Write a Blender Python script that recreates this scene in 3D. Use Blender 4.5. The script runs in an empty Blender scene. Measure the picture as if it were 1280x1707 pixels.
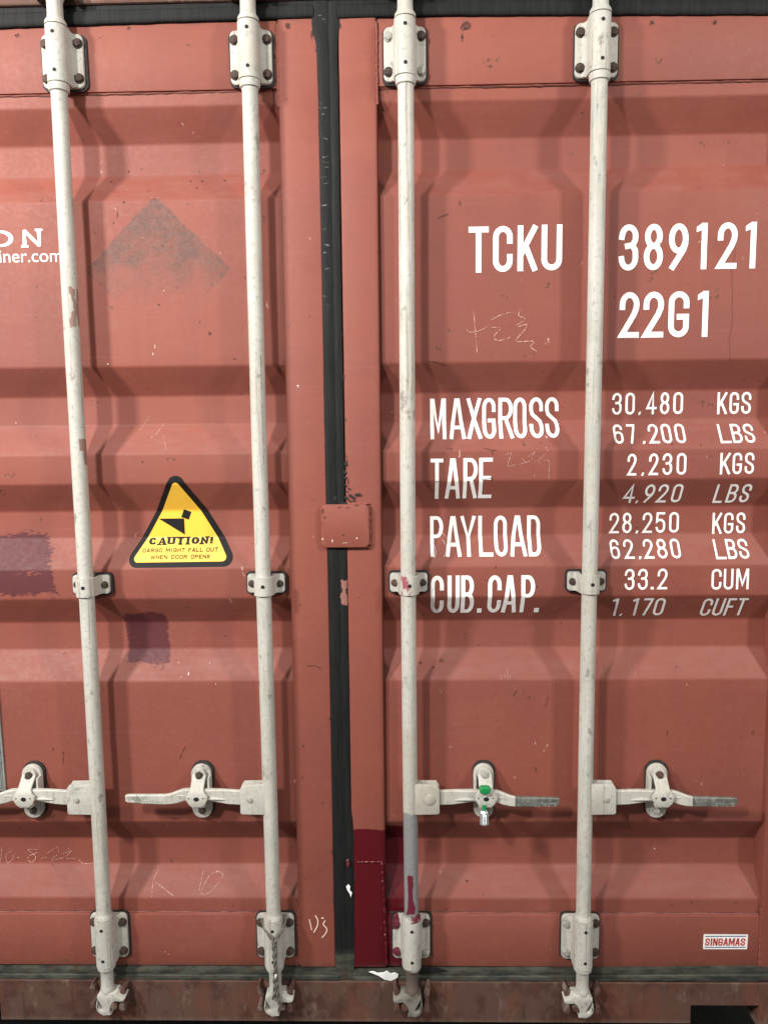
import bpy, bmesh, math, random
from mathutils import Vector, Matrix, noise as mnoise
random.seed(7)
SC = bpy.context.scene
COL = SC.collection
R = math.radians

# ------------------------------------------------------------------ camera
CAM = Vector((0.0, -1.85, 0.0))
YAW, PITCH, ROLL = R(1.23609), R(6.26611), R(0.62237)
W0, H0, FPX = 1280.0, 1707.0, 1282.0
fwd = Vector((-math.sin(YAW)*math.cos(PITCH), math.cos(YAW)*math.cos(PITCH), -math.sin(PITCH)))
rt = Vector((math.cos(YAW), math.sin(YAW), 0.0))
dn = fwd.cross(rt)
c_, s_ = math.cos(ROLL), math.sin(ROLL)
rt, dn = c_*rt + s_*dn, -s_*rt + c_*dn
cd = bpy.data.cameras.new('camera')
cam = bpy.data.objects.new('camera', cd)
COL.objects.link(cam)
cam.matrix_world = Matrix(((rt.x, -dn.x, -fwd.x, CAM.x), (rt.y, -dn.y, -fwd.y, CAM.y),
                           (rt.z, -dn.z, -fwd.z, CAM.z), (0, 0, 0, 1)))
cd.sensor_fit = 'VERTICAL'
cd.sensor_height = 32.0
cd.lens = FPX / H0 * 32.0
cd.clip_start, cd.clip_end = 0.05, 200.0
SC.camera = cam

# ------------------------------------------------------------------ light: lamps of the shed the container stands in, plus an added overhead fill
SC.view_settings.view_transform = 'Standard'
SC.view_settings.look = 'None'
SC.view_settings.exposure = 0.0
SC.view_settings.gamma = 1.0
wd = bpy.data.worlds.new('World')
SC.world = wd
wd.use_nodes = True
bg = wd.node_tree.nodes['Background']
bg.inputs['Color'].default_value = (1.0, 0.97, 0.93, 1)
bg.inputs['Strength'].default_value = 0.38

def lamp(name, loc, target, size, power, color=(1, 1, 1), size_y=None):
    l = bpy.data.lights.new(name, 'AREA')
    l.energy = power
    l.color = color
    l.shape = 'RECTANGLE'
    l.size = size
    l.size_y = size_y or size
    o = bpy.data.objects.new(name, l)
    o.location = loc
    o.rotation_euler = (Vector(target) - Vector(loc)).to_track_quat('-Z', 'Y').to_euler()
    COL.objects.link(o)
    return o

lamp('shed_lamp', (-2.55, -1.95, 1.42), (-0.1, 0, -0.1), 0.26, 119, (1.0, 0.96, 0.91))
lamp('shed_lamp', (-1.60, -2.6, 1.62), (-0.1, 0, -0.1), 0.22, 95, (1.0, 0.96, 0.91))
lamp('shed_lamp', (2.45, -2.1, 1.45), (0, 0, -0.1), 0.30, 66, (1.0, 0.96, 0.91))
lamp('overhead_fill', (0.0, -2.2, 2.1), (0.0, -0.1, -0.2), 3.4, 14, (1.0, 0.97, 0.94), 0.8)  # added wide softbox overhead, fills in soft light; not a shed fixture

# ------------------------------------------------------------------ helpers
def at(px, py, y=0.0):
    """point on the plane Y = y that the photograph shows at pixel (px, py)"""
    d = rt*((px - W0/2)/FPX) + dn*((py - H0/2)/FPX) + fwd
    return CAM + d*((y - CAM.y)/d.y)

def empty(name, loc, label, cat, group=None):
    o = bpy.data.objects.new(name, None)
    o.empty_display_size = 0.05
    COL.objects.link(o)
    o.location = loc
    tag(o, label, cat, group)
    return o

def tag(o, label, cat, group=None):
    o['label'] = label
    o['category'] = cat
    if group:
        o['group'] = group
    return o

def wloc(o):
    v = Vector((0, 0, 0))
    while o:
        v += o.location
        o = o.parent
    return v

def obj(name, bm, mat, parent=None, smooth=False, angle=35):
    bmesh.ops.remove_doubles(bm, verts=bm.verts, dist=1e-6)
    me = bpy.data.meshes.new(name)
    if smooth:
        for f in bm.faces:
            f.smooth = True
        for e in bm.edges:
            if len(e.link_faces) == 2 and e.calc_face_angle(0) > R(angle):
                e.smooth = False
    bm.to_mesh(me)
    bm.free()
    o = bpy.data.objects.new(name, me)
    COL.objects.link(o)
    for m in (mat if isinstance(mat, (list, tuple)) else [mat]):
        me.materials.append(m)
    if parent:
        # mesh coordinates are world coordinates; the empty stands at the thing's base
        me.transform(Matrix.Translation(-wloc(parent)))
        o.parent = parent
    return o

def NB():
    return bmesh.new()

def add(bm, src):
    me = bpy.data.meshes.new('t')
    src.to_mesh(me)
    src.free()
    bm.from_mesh(me)
    bpy.data.meshes.remove(me)

def box(bm, x0, x1, y0, y1, z0, z1, bev=0.0, seg=2):
    b = bmesh.new()
    bmesh.ops.create_cube(b, size=1.0)
    for v in b.verts:
        v.co = Vector(((x0+x1)/2 + v.co.x*(x1-x0), (y0+y1)/2 + v.co.y*(y1-y0), (z0+z1)/2 + v.co.z*(z1-z0)))
    if bev:
        bmesh.ops.bevel(b, geom=b.edges[:], offset=bev, segments=seg, affect='EDGES', profile=0.5)
    add(bm, b)

def prism(bm, pts, y0, y1, bev=0.0, seg=2, jitter=0):
    """closed XZ outline pushed from y1 (back) to y0 (front)"""
    b = bmesh.new()
    a = 0
    for i in range(len(pts)):
        p, q = pts[i], pts[(i+1) % len(pts)]
        a += p[0]*q[1] - q[0]*p[1]
    if a < 0:
        pts = list(reversed(pts))
    fr = [b.verts.new((p[0], y0, p[1])) for p in pts]
    bk = [b.verts.new((p[0], y1, p[1])) for p in pts]
    ff = b.faces.new(fr)
    b.faces.new(list(reversed(bk)))
    n = len(pts)
    for i in range(n):
        b.faces.new((fr[(i+1) % n], fr[i], bk[i], bk[(i+1) % n]))
    bmesh.ops.recalc_face_normals(b, faces=b.faces[:])
    if bev:
        bmesh.ops.bevel(b, geom=list(ff.edges), offset=bev, segments=seg, affect='EDGES', profile=0.5)
    bmesh.ops.triangulate(b, faces=[f for f in b.faces if len(f.verts) > 4])
    add(bm, b)

def rrect(x0, x1, z0, z1, r, n=5):
    out = []
    for cx, cz, a0 in ((x1-r, z1-r, 0), (x0+r, z1-r, 90), (x0+r, z0+r, 180), (x1-r, z0+r, 270)):
        for i in range(n+1):
            a = R(a0 + 90*i/n)
            out.append((cx + r*math.cos(a), cz + r*math.sin(a)))
    return out

def lathe(bm, x, y, prof, n=40):
    """prof: list of (z, r), round a vertical axis"""
    rings = []
    for z, r in prof:
        rings.append([bm.verts.new((x + r*math.cos(2*math.pi*k/n), y + r*math.sin(2*math.pi*k/n), z)) for k in range(n)])
    for a, b in zip(rings, rings[1:]):
        for k in range(n):
            bm.faces.new((a[k], a[(k+1) % n], b[(k+1) % n], b[k]))
    bm.faces.new(rings[-1])
    bm.faces.new(list(reversed(rings[0])))

def disc_y(bm, x, z, y0, y1, r, n=20, bev=0.0, rot=0):
    """cylinder along Y, front face at y0"""
    prism(bm, [(x + r*math.cos(2*math.pi*k/n + rot), z + r*math.sin(2*math.pi*k/n + rot)) for k in range(n)], y0, y1, bev)

def tube(bm, pts, r, n=10, closed=False):
    pts = [Vector(p) for p in pts]
    rs = r if isinstance(r, (list, tuple)) else [r]*len(pts)
    rings = []
    ref = Vector((0.13, -1, 0.21)).normalized()
    for i, p in enumerate(pts):
        t = (pts[min(i+1, len(pts)-1)] - pts[max(i-1, 0)])
        t = t.normalized() if t.length > 1e-9 else Vector((0, 0, 1))
        u = (ref - t*ref.dot(t)).normalized()
        v = t.cross(u)
        rings.append([bm.verts.new(p + (u*math.cos(2*math.pi*k/n) + v*math.sin(2*math.pi*k/n))*rs[i]) for k in range(n)])
    for a, b in zip(rings, rings[1:]):
        for k in range(n):
            bm.faces.new((a[k], a[(k+1) % n], b[(k+1) % n], b[k]))
    bm.faces.new(list(reversed(rings[0])))
    bm.faces.new(rings[-1])

def loft(bm, secs, n=4):
    """secs: lists of points (same count); closed skin"""
    rings = [[bm.verts.new(p) for p in s] for s in secs]
    for a, b in zip(rings, rings[1:]):
        m = len(a)
        for k in range(m):
            bm.faces.new((a[k], a[(k+1) % m], b[(k+1) % m], b[k]))
    bm.faces.new(list(reversed(rings[0])))
    bm.faces.new(rings[-1])
    bmesh.ops.recalc_face_normals(bm, faces=bm.faces[:])

# ------------------------------------------------------------------ material node helper
class G:
    def __init__(self, name):
        self.m = bpy.data.materials.new(name)
        self.m.use_nodes = True
        self.t = self.m.node_tree
        self.bsdf = self.t.nodes['Principled BSDF']
        self.pos = self.t.nodes.new('ShaderNodeNewGeometry').outputs['Position']
        self.nor = self.t.nodes[-1].outputs['Normal']
        s = self.t.nodes.new('ShaderNodeSeparateXYZ')
        self.l(self.pos, s.inputs[0])
        self.x, self.y, self.z = s.outputs
    def l(self, a, b):
        self.t.links.new(a, b)
    def _in(self, sock, v):
        if hasattr(v, 'is_output'):
            self.l(v, sock)
        else:
            sock.default_value = v
    def math(self, op, a, b=0.0, c=0.0, clamp=False):
        n = self.t.nodes.new('ShaderNodeMath')
        n.operation = op
        n.use_clamp = clamp
        for s, v in zip(n.inputs, (a, b, c)):
            self._in(s, v)
        return n.outputs[0]
    def sc(self, sx, sy, sz):
        n = self.t.nodes.new('ShaderNodeVectorMath')
        n.operation = 'MULTIPLY'
        self.l(self.pos, n.inputs[0])
        n.inputs[1].default_value = (sx, sy, sz)
        return n.outputs[0]
    def noise(self, scale=1.0, vec=None, detail=4, rough=0.55, dist=0.0, off=0.0):
        n = self.t.nodes.new('ShaderNodeTexNoise')
        n.noise_dimensions = '4D'
        n.inputs['W'].default_value = off
        self.l(vec or self.pos, n.inputs['Vector'])
        n.inputs['Scale'].default_value = scale
        n.inputs['Detail'].default_value = detail
        n.inputs['Roughness'].default_value = rough
        n.inputs['Distortion'].default_value = dist
        return n.outputs[0]
    def ramp(self, f, lo, hi, a=0.0, b=1.0):
        n = self.t.nodes.new('ShaderNodeMapRange')
        n.interpolation_type = 'SMOOTHSTEP'
        self._in(n.inputs['Value'], f)
        n.inputs['From Min'].default_value = lo
        n.inputs['From Max'].default_value = hi
        n.inputs['To Min'].default_value = a
        n.inputs['To Max'].default_value = b
        return n.outputs[0]
    def mix(self, f, a, b, mode='MIX'):
        n = self.t.nodes.new('ShaderNodeMix')
        n.data_type = 'RGBA'
        n.blend_type = mode
        self._in(n.inputs[0], f)
        for s, v in ((n.inputs[6], a), (n.inputs[7], b)):
            if hasattr(v, 'is_output'):
                self.l(v, s)
            else:
                s.default_value = (*v[:3], 1)
        return n.outputs[2]
    def mul(self, a, b):
        return self.math('MULTIPLY', a, b)
    def boxmask(self, x0, x1, z0, z1, wob=None, amp=0.0, soft=0.002, skew=0.0):
        """1 inside a rectangle on the wall, its edge broken by a noise"""
        cx, cz, hx, hz = (x0+x1)/2, (z0+z1)/2, (x1-x0)/2, (z1-z0)/2
        xx = self.math('ADD', self.x, self.mul(self.z, skew)) if skew else self.x
        dx = self.math('SUBTRACT', self.math('ABSOLUTE', self.math('SUBTRACT', xx, cx + cz*skew)), hx)
        dz = self.math('SUBTRACT', self.math('ABSOLUTE', self.math('SUBTRACT', self.z, cz)), hz)
        d = self.math('MAXIMUM', dx, dz)
        if wob is not None:
            d = self.math('ADD', d, self.mul(self.math('SUBTRACT', wob, 0.5), amp))
        return self.ramp(d, -soft, soft, 1.0, 0.0)
    def finish(self, color, rough=0.5, metal=0.0, bump=None, bstr=0.2, bdist=0.002, spec=None):
        self._in(self.bsdf.inputs['Base Color'], color if hasattr(color, 'is_output') else (*color[:3], 1))
        self._in(self.bsdf.inputs['Roughness'], rough)
        self._in(self.bsdf.inputs['Metallic'], metal)
        if spec is not None:
            self._in(self.bsdf.inputs['Specular IOR Level'], spec)
        if bump is not None:
            b = self.t.nodes.new('ShaderNodeBump')
            b.inputs['Strength'].default_value = bstr
            b.inputs['Distance'].default_value = bdist
            self._in(b.inputs['Height'], bump)
            self.l(b.outputs[0], self.bsdf.inputs['Normal'])
        return self.m

RED = (0.238, 0.0645, 0.0425)

def red_paint(name, side=None, dirt=0.0):
    g = G(name)
    big = g.noise(2.1, detail=4, rough=0.6, off=1.0)
    streak = g.noise(1.0, g.sc(42, 5, 2.2), detail=5, rough=0.6, off=2.0)
    fine = g.noise(70, detail=5, rough=0.7, off=3.0)
    brush = g.noise(1.0, g.sc(9, 9, 130), detail=3, off=3.5)
    c = g.mix(g.ramp(big, 0.35, 0.62), RED, (0.210, 0.0595, 0.0430))
    c = g.mix(g.ramp(g.noise(4.3, detail=5, rough=0.65, off=1.5), 0.52, 0.70, 0, 0.6), c, (0.195, 0.046, 0.030))
    c = g.mix(g.ramp(g.noise(3.1, g.sc(1, 1, 2.2), detail=5, rough=0.65, off=1.7), 0.54, 0.72, 0, 0.5), c, (0.250, 0.078, 0.054))
    c = g.mix(g.ramp(streak, 0.45, 0.75, 0, 0.35), c, (0.2058, 0.05208, 0.0378))
    c = g.mix(g.ramp(fine, 0.5, 0.75, 0, 0.22), c, (0.3108, 0.1134, 0.0924))
    c = g.mix(g.ramp(brush, 0.55, 0.75, 0, 0.14), c, (0.3192, 0.1176, 0.1008))
    # chalky dust wherever it can lie
    sep = g.t.nodes.new('ShaderNodeSeparateXYZ')
    g.l(g.nor, sep.inputs[0])
    lie = g.ramp(sep.outputs[2], 0.25, 0.6)
    dn_ = g.noise(6.0, g.sc(1.5, 1, 6), detail=6, rough=0.65, off=4.0)
    c = g.mix(g.mul(lie, g.ramp(dn_, 0.35, 0.72, 0.0, 0.26)), c, (0.2856, 0.1428, 0.126))
    rough = g.ramp(fine, 0.3, 0.7, 0.58, 0.70)
    if side == 'left':
        # the ghost of a torn-off diamond placard
        p0 = at(263, 450, 0.012)
        du = g.math('ADD', g.math('ABSOLUTE', g.math('SUBTRACT', g.x, p0.x)),
                    g.mul(g.math('ABSOLUTE', g.math('SUBTRACT', g.z, p0.z)), 1.02))
        edge = g.noise(45, detail=6, rough=0.7, off=5.0)
        dia = g.ramp(g.math('ADD', du, g.mul(g.math('SUBTRACT', edge, 0.5), 0.05)), 0.170, 0.177, 1.0, 0.0)
        grit = g.noise(160, detail=6, rough=0.75, off=6.0)
        blot = g.noise(13, g.sc(1, 1, 1.1), detail=5, rough=0.65, off=7.0)
        zf = g.math('SUBTRACT', g.z, p0.z)
        up = g.ramp(g.math('ADD', zf, g.mul(g.math('SUBTRACT', blot, 0.5), 0.14)), -0.075, 0.06)
        ghost = g.mul(g.mul(dia, up), g.ramp(g.math('ADD', g.mul(grit, 0.6), g.mul(blot, 0.4)), 0.42, 0.58, 0.25, 0.86))
        c = g.mix(ghost, c, (0.082, 0.050, 0.041))
        rim = g.ramp(g.math('ABSOLUTE', g.math('SUBTRACT', du, 0.168)), 0.002, 0.009, 1.0, 0.0)
        c = g.mix(g.mul(g.mul(rim, g.ramp(grit, 0.50, 0.58)), g.mul(g.ramp(zf, -0.10, -0.04), 0.75)), c, (0.0756, 0.04872, 0.042))
        br = g.math('ADD', g.mul(g.noise(1.0, g.sc(60, 60, 160), detail=5, rough=0.7, off=8.0), 0.6), g.mul(g.noise(13, detail=3, off=8.5), 0.4))
        a, b = at(-30, 893, 0.03), at(84, 956, 0.03)
        p1 = g.boxmask(a.x, b.x, b.z, a.z, br, 0.13, 0.003, 0.3)
        a, b = at(-20, 957, 0.012), at(92, 988, 0.012)
        p2 = g.boxmask(a.x, b.x, b.z, a.z, br, 0.12, 0.003, 0.1)
        a, b = at(204, 1024, 0.03), at(280, 1104, 0.04)
        p3 = g.boxmask(a.x, b.x, b.z, a.z, br, 0.05, 0.003, 0.06)
        pm = g.math('MAXIMUM', g.math('MAXIMUM', p1, p2), p3)
        holes = g.ramp(br, 0.56, 0.66, 1.0, 0.25)
        c = g.mix(g.mul(pm, holes), c, g.mix(br, (0.078, 0.014, 0.018), (0.108, 0.025, 0.029)))
    if side == 'right':
        wv = g.noise(28, detail=3, off=9.0)
        a, b = at(560, 1383, 0.0), at(679, 1640, 0.0)
        mar = g.boxmask(a.x, b.x, b.z - 0.1, a.z, wv, 0.012, 0.0012)
        c = g.mix(mar, c, (0.095, 0.0055, 0.0105))
        rough = g.math('SUBTRACT', rough, g.mul(mar, 0.38))
        # the dark crooked run of an old scratch
        p0, p1_ = at(1222, 430, 0.012), at(1222, 605, 0.012)
        wq = g.noise(9.0, g.sc(0.01, 0.01, 1), detail=3, off=10.0)
        dx = g.math('ABSOLUTE', g.math('ADD', g.math('SUBTRACT', g.x, p0.x), g.mul(g.math('SUBTRACT', wq, 0.5), 0.035)))
        sm = g.mul(g.ramp(dx, 0.0004, 0.0022, 0.75, 0.0), g.mul(g.ramp(g.z, p1_.z - 0.01, p1_.z + 0.02), g.ramp(g.z, p0.z, p0.z + 0.04, 1.0, 0.0)))
        c = g.mix(sm, c, (0.1176, 0.0294, 0.0252))
    # chips and rust specks
    vo = g.noise(26, detail=2, rough=0.5, off=11.0)
    sp = g.noise(120, detail=3, rough=0.6, off=12.0)
    rust = g.mul(g.ramp(vo, 0.66, 0.70), g.ramp(sp, 0.56, 0.60))
    c = g.mix(g.mul(rust, 0.85), c, (0.0714, 0.0294, 0.01848))
    vo2 = g.noise(22, detail=2, off=13.0)
    sp2 = g.noise(150, g.sc(1, 1, 0.4), detail=2, off=14.0)
    c = g.mix(g.mul(g.mul(g.ramp(vo2, 0.68, 0.71), g.ramp(sp2, 0.6, 0.64)), 0.7), c, (0.5208, 0.3528, 0.3024))
    # soot and mould creeping along the top and bottom seals
    zn = g.noise(14, detail=5, rough=0.7, off=15.0)
    low = g.ramp(g.math('ADD', g.z, g.mul(zn, 0.05)), -1.385, -1.345, 0.8, 0.0)
    top = g.ramp(g.math('ADD', g.z, g.mul(zn, 0.07)), 0.945, 0.985, 0.0, 0.75)
    c = g.mix(g.math('MAXIMUM', low, top), c, (0.063, 0.0462, 0.03528))
    if dirt:
        dv = g.noise(1.0, g.sc(38, 8, 3.0), detail=6, rough=0.7, off=16.0)
        dv2 = g.noise(11, detail=6, rough=0.7, off=17.0)
        c = g.mix(g.ramp(dv, 0.35, 0.68, 0.20, dirt), c, (0.088, 0.044, 0.030))
        c = g.mix(g.ramp(dv2, 0.47, 0.60, 0, 0.85), c, (0.060, 0.022, 0.015))
        c = g.mix(g.ramp(g.noise(1.0, g.sc(22, 8, 9), detail=6, rough=0.75, off=24), 0.53, 0.66, 0, 0.6), c, (0.19, 0.125, 0.098))
        fine = g.math('ADD', g.mul(fine, 2.2), g.mul(dv2, 2.0))
        c = g.mix(g.ramp(g.noise(1.0, g.sc(60, 8, 5), detail=4, off=18), 0.56, 0.70, 0, 0.7), c, (0.034, 0.017, 0.012))
        c = g.mix(g.ramp(g.noise(7, g.sc(1, 1, .5), detail=6, rough=0.7, off=21), 0.48, 0.62, 0, 0.7), c, (0.135, 0.045, 0.026))
        c = g.mix(g.ramp(g.math('ADD', g.z, g.mul(dv, 0.03)), S_LOW - 0.005, S_LOW + 0.02, 0.65, 0.0), c, (0.16, 0.115, 0.09))
        rough = 0.75
    wav = g.noise(5.0, detail=2, off=19.0)
    bump = g.math('ADD', g.mul(wav, 1.0), g.math('ADD', g.mul(fine, 0.16), g.mul(rust, -0.3)))
    return g.finish(c, rough, 0.0, bump, 0.24, 0.004, spec=0.42)

def white_paint(name, variant=None):
    g = G(name)
    n1 = g.noise(9, g.sc(1, 1, 0.35), detail=5, rough=0.65, off=1)
    n2 = g.noise(95, detail=5, rough=0.75, off=2)
    n3 = g.noise(1.0, g.sc(85, 85, 7), detail=5, rough=0.7, off=3)
    c = g.mix(g.ramp(n1, 0.35, 0.7), (0.500, 0.492, 0.448), (0.435, 0.422, 0.372))
    c = g.mix(g.ramp(n3, 0.54, 0.72, 0, 0.50), c, (0.1806, 0.1677, 0.1419))
    c = g.mix(g.ramp(n2, 0.50, 0.68, 0, 0.48), c, (0.1892, 0.1806, 0.1591))
    c = g.mix(g.ramp(g.noise(15, g.sc(1, 1, 0.5), detail=4, off=14), 0.52, 0.7, 0, 0.5), c, (0.3268, 0.3612, 0.3268))
    c = g.mix(g.ramp(g.noise(60, detail=4, off=4), 0.68, 0.72, 0, 0.6), c, (0.1462, 0.1032, 0.0774))
    # hand grime, thin runs of rust, yellowed film lower down
    c = g.mix(g.ramp(g.noise(1.0, g.sc(160, 160, 3.5), detail=4, rough=0.6, off=21), 0.57, 0.70, 0, 0.6), c, (0.20, 0.145, 0.095))
    c = g.mix(g.ramp(g.noise(5.5, detail=6, rough=0.7, off=22), 0.50, 0.68, 0, 0.38), c, (0.34, 0.305, 0.24))
    c = g.mix(g.ramp(g.noise(33, g.sc(1, 1, .6), detail=5, rough=0.7, off=23), 0.59, 0.66, 0, 0.6), c, (0.13, 0.115, 0.095))
    rough = 0.6
    metal = 0.0
    if variant == 'chips':       # brown chips down the first bar
        gn = g.noise(75, g.sc(1, 1, 0.3), detail=4, off=5)
        a, b = at(118, 480, -0.05), at(130, 545, -0.05)
        m = g.boxmask(a.x, b.x, b.z, a.z, gn, 0.05, 0.001)
        a, b = at(133, 733, -0.05), at(147, 752, -0.05)
        m = g.math('MAXIMUM', m, g.boxmask(a.x, b.x, b.z, a.z, gn, 0.02, 0.001))
        a, b = at(138, 748, -0.05), at(144, 776, -0.05)
        m = g.math('MAXIMUM', m, g.boxmask(a.x, b.x, b.z, a.z, gn, 0.012, 0.001))
        c = g.mix(g.mul(m, 0.85), c, (0.2236, 0.1118, 0.086))
    if variant == 'streak':      # long red rub mark on the second bar
        gn = g.noise(1.0, g.sc(700, 60, 18), detail=5, rough=0.7, off=5)
        a, b = at(434, 592, -0.05), at(441, 775, -0.05)
        m = g.boxmask(a.x, b.x, b.z, a.z, gn, 0.010, 0.0006, 0.0)
        c = g.mix(g.mul(m, g.ramp(gn, 0.44, 0.56)), c, (0.172, 0.0258, 0.043))
        a, b = at(439.5, 990, -0.05), at(441, 1062, -0.05)
        c = g.mix(g.mul(g.boxmask(a.x, b.x, b.z, a.z, gn, 0.003, 0.0004), 0.8), c, (0.0516, 0.043, 0.0344))
    if variant == 'bare':        # third bar: lower end bare and splashed with crimson
        gn = g.noise(34, detail=4, off=6)
        zz = g.math('ADD', g.z, g.mul(g.math('SUBTRACT', gn, 0.5), 0.03))
        z1, z0 = at(684, 1357, -0.05).z, at(684, 1530, -0.05).z
        bare = g.mul(g.ramp(zz, z1 - 0.003, z1 + 0.003, 1.0, 0.0), g.ramp(zz, z0 - 0.01, z0 + 0.002))
        c = g.mix(bare, c, g.mix(n2, (0.1462, 0.1505, 0.1548), (0.2924, 0.2924, 0.2924)))
        rough = g.ramp(bare, 0, 1, 0.55, 0.4)
        a, b = at(678, 1457, -0.05), at(691, 1524, -0.05)
        sp = g.boxmask(a.x, b.x, b.z, a.z, g.noise(15, g.sc(1, 1, 0.8), detail=4, off=7), 0.034, 0.0006)
        z2 = at(684, 1530, -0.05).z
        ring = g.mul(g.ramp(zz, z2 - 0.02, z2 - 0.014), g.ramp(zz, z2 + 0.004, z2 + 0.008, 1, 0))
        ring = g.mul(ring, g.ramp(gn, 0.42, 0.5))
        c = g.mix(g.math('MAXIMUM', sp, ring), c, (0.129, 0.01376, 0.0301))
        z3 = at(684, 1617, -0.05).z
        c = g.mix(g.ramp(zz, z3 - 0.004, z3 + 0.004, 1.0, 0.0), c, g.mix(n2, (0.0602, 0.0473, 0.0387), (0.172, 0.1376, 0.1118)))
    if variant == 'splash':      # bracket brushed over with crimson on its left
        gn = g.noise(40, detail=4, off=6)
        p = at(671, 1590, -0.02)
        q = at(668, 1557, -0.02)
        m = g.ramp(g.math('ADD', g.x, g.mul(g.math('SUBTRACT', gn, 0.5), 0.02)), p.x - 0.012, p.x - 0.009, 1, 0)
        m2 = g.ramp(g.math('ADD', g.z, g.mul(g.math('SUBTRACT', gn, 0.5), 0.03)), q.z, q.z + 0.006)
        c = g.mix(g.mul(m, m2), c, (0.1032, 0.01032, 0.02236))
        c = g.mix(g.ramp(n3, 0.5, 0.7, 0, 0.35), c, (0.1376, 0.1032, 0.0774))
    if variant == 'blood':       # guide clamp with rubbed crimson
        gn = g.noise(60, g.sc(1, 1, 0.5), detail=5, off=8)
        p = at(676, 975, -0.05)
        m = g.mul(g.ramp(g.math('ABSOLUTE', g.math('SUBTRACT', g.x, p.x)), 0.006, 0.016, 1, 0), g.ramp(gn, 0.47, 0.55))
        c = g.mix(m, c, (0.2838, 0.0774, 0.0946))
    return g.finish(c, rough, metal, n2, 0.18, 0.0015)

def plain(name, c1, c2, scale=60, rough=0.6, metal=0.0, bstr=0.2, c3=None, aniso=(1, 1, 1)):
    g = G(name)
    n = g.noise(scale, g.sc(*aniso), detail=5, rough=0.65, off=3)
    c = g.mix(g.ramp(n, 0.32, 0.68), c1, c2)
    if c3:
        c = g.mix(g.ramp(g.noise(scale*0.35, g.sc(*aniso), detail=5, rough=0.7, off=9), 0.52, 0.64, 0, 0.85), c, c3)
    return g.finish(c, rough, metal, n, bstr, 0.0015)

def rubber(name):
    g = G(name)
    n = g.noise(1.0, g.sc(140, 30, 9), detail=5, rough=0.7, off=1)
    n2 = g.noise(30, detail=5, rough=0.7, off=2)
    c = g.mix(g.ramp(n, 0.35, 0.7), (0.0055, 0.0060, 0.0065), (0.0125, 0.0135, 0.0135))
    c = g.mix(g.ramp(n2, 0.6, 0.75, 0, 0.3), c, (0.04176, 0.04176, 0.0396))
    # little scuffs across the left lip, upper half
    sc_ = g.noise(1.0, g.sc(45, 10, 190), detail=3, off=5)
    sel = g.noise(1.0, g.sc(8, 1, 24), detail=1, off=6)
    p = at(541, 300, 0)
    xm = g.ramp(g.math('ABSOLUTE', g.math('SUBTRACT', g.x, p.x)), 0.006, 0.012, 1, 0)
    zm = g.ramp(g.z, 0.25, 0.40)
    c = g.mix(g.mul(g.mul(xm, zm), g.mul(g.ramp(sc_, 0.60, 0.66), g.ramp(sel, 0.46, 0.54))), c, (0.1944, 0.2016, 0.2016))
    # rubbed-off red where the doors have scraped it
    a, b = at(569, 968, 0), at(578, 1008, 0)
    m = g.boxmask(a.x, b.x, b.z, a.z, g.noise(70, g.sc(1, 1, .6), detail=5, off=7), 0.03, 0.0008)
    c = g.mix(m, c, (0.2592, 0.1224, 0.1008))
    # black sealant smeared along both edges
    # green-brown grime low down
    low = g.ramp(g.z, -1.37, -1.33, 1, 0)
    d = g.noise(1.0, g.sc(14, 14, 60), detail=6, rough=0.7, off=8)
    c = g.mix(low, c, g.mix(g.ramp(d, 0.35, 0.65), (0.0216, 0.02592, 0.02304), (0.0756, 0.0756, 0.05904)))
    c = g.mix(g.mul(low, g.ramp(g.noise(17, detail=6, rough=0.7, off=10), 0.52, 0.66, 0, 0.7)), c, (0.0612, 0.0324, 0.02016))
    return g.finish(c, 0.68, 0.0, g.math('ADD', n, g.mul(n2, 0.7)), 0.35, 0.002, spec=0.22)

def chalk(name, col, lo=0.42, hi=0.58):
    g = G(name)
    n = g.noise(260, detail=4, rough=0.7, off=2)
    g.finish(col, 0.9)
    tr = g.t.nodes.new('ShaderNodeBsdfTransparent')
    mx = g.t.nodes.new('ShaderNodeMixShader')
    g.l(g.ramp(n, lo, hi), mx.inputs[0])
    g.l(tr.outputs[0], mx.inputs[1])
    g.l(g.bsdf.outputs[0], mx.inputs[2])
    g.l(mx.outputs[0], g.t.nodes['Material Output'].inputs[0])
    return g.m

S_LOW = at(300, 1702, -0.006).z + 0.012
def stencil(name):
    g = G(name)
    n = g.noise(30, detail=5, rough=0.65, off=3)
    c = g.mix(g.ramp(n, 0.40, 0.72), (0.93, 0.925, 0.91), (0.82, 0.79, 0.76))
    c = g.mix(g.ramp(g.noise(1.0, g.sc(60, 60, 12), detail=5, rough=0.7, off=4), 0.58, 0.72, 0, 0.55), c, (0.72, 0.62, 0.57))
    g.finish(c, 0.62, 0, n, 0.1, 0.001)
    chip = g.mul(g.ramp(g.noise(150, detail=4, rough=0.7, off=5), 0.63, 0.66), g.ramp(g.noise(14, detail=3, off=6), 0.48, 0.58))
    tr = g.t.nodes.new('ShaderNodeBsdfTransparent')
    mx = g.t.nodes.new('ShaderNodeMixShader')
    g.l(chip, mx.inputs[0])
    g.l(g.bsdf.outputs[0], mx.inputs[1])
    g.l(tr.outputs[0], mx.inputs[2])
    g.l(mx.outputs[0], g.t.nodes['Material Output'].inputs[0])
    return g.m

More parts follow.
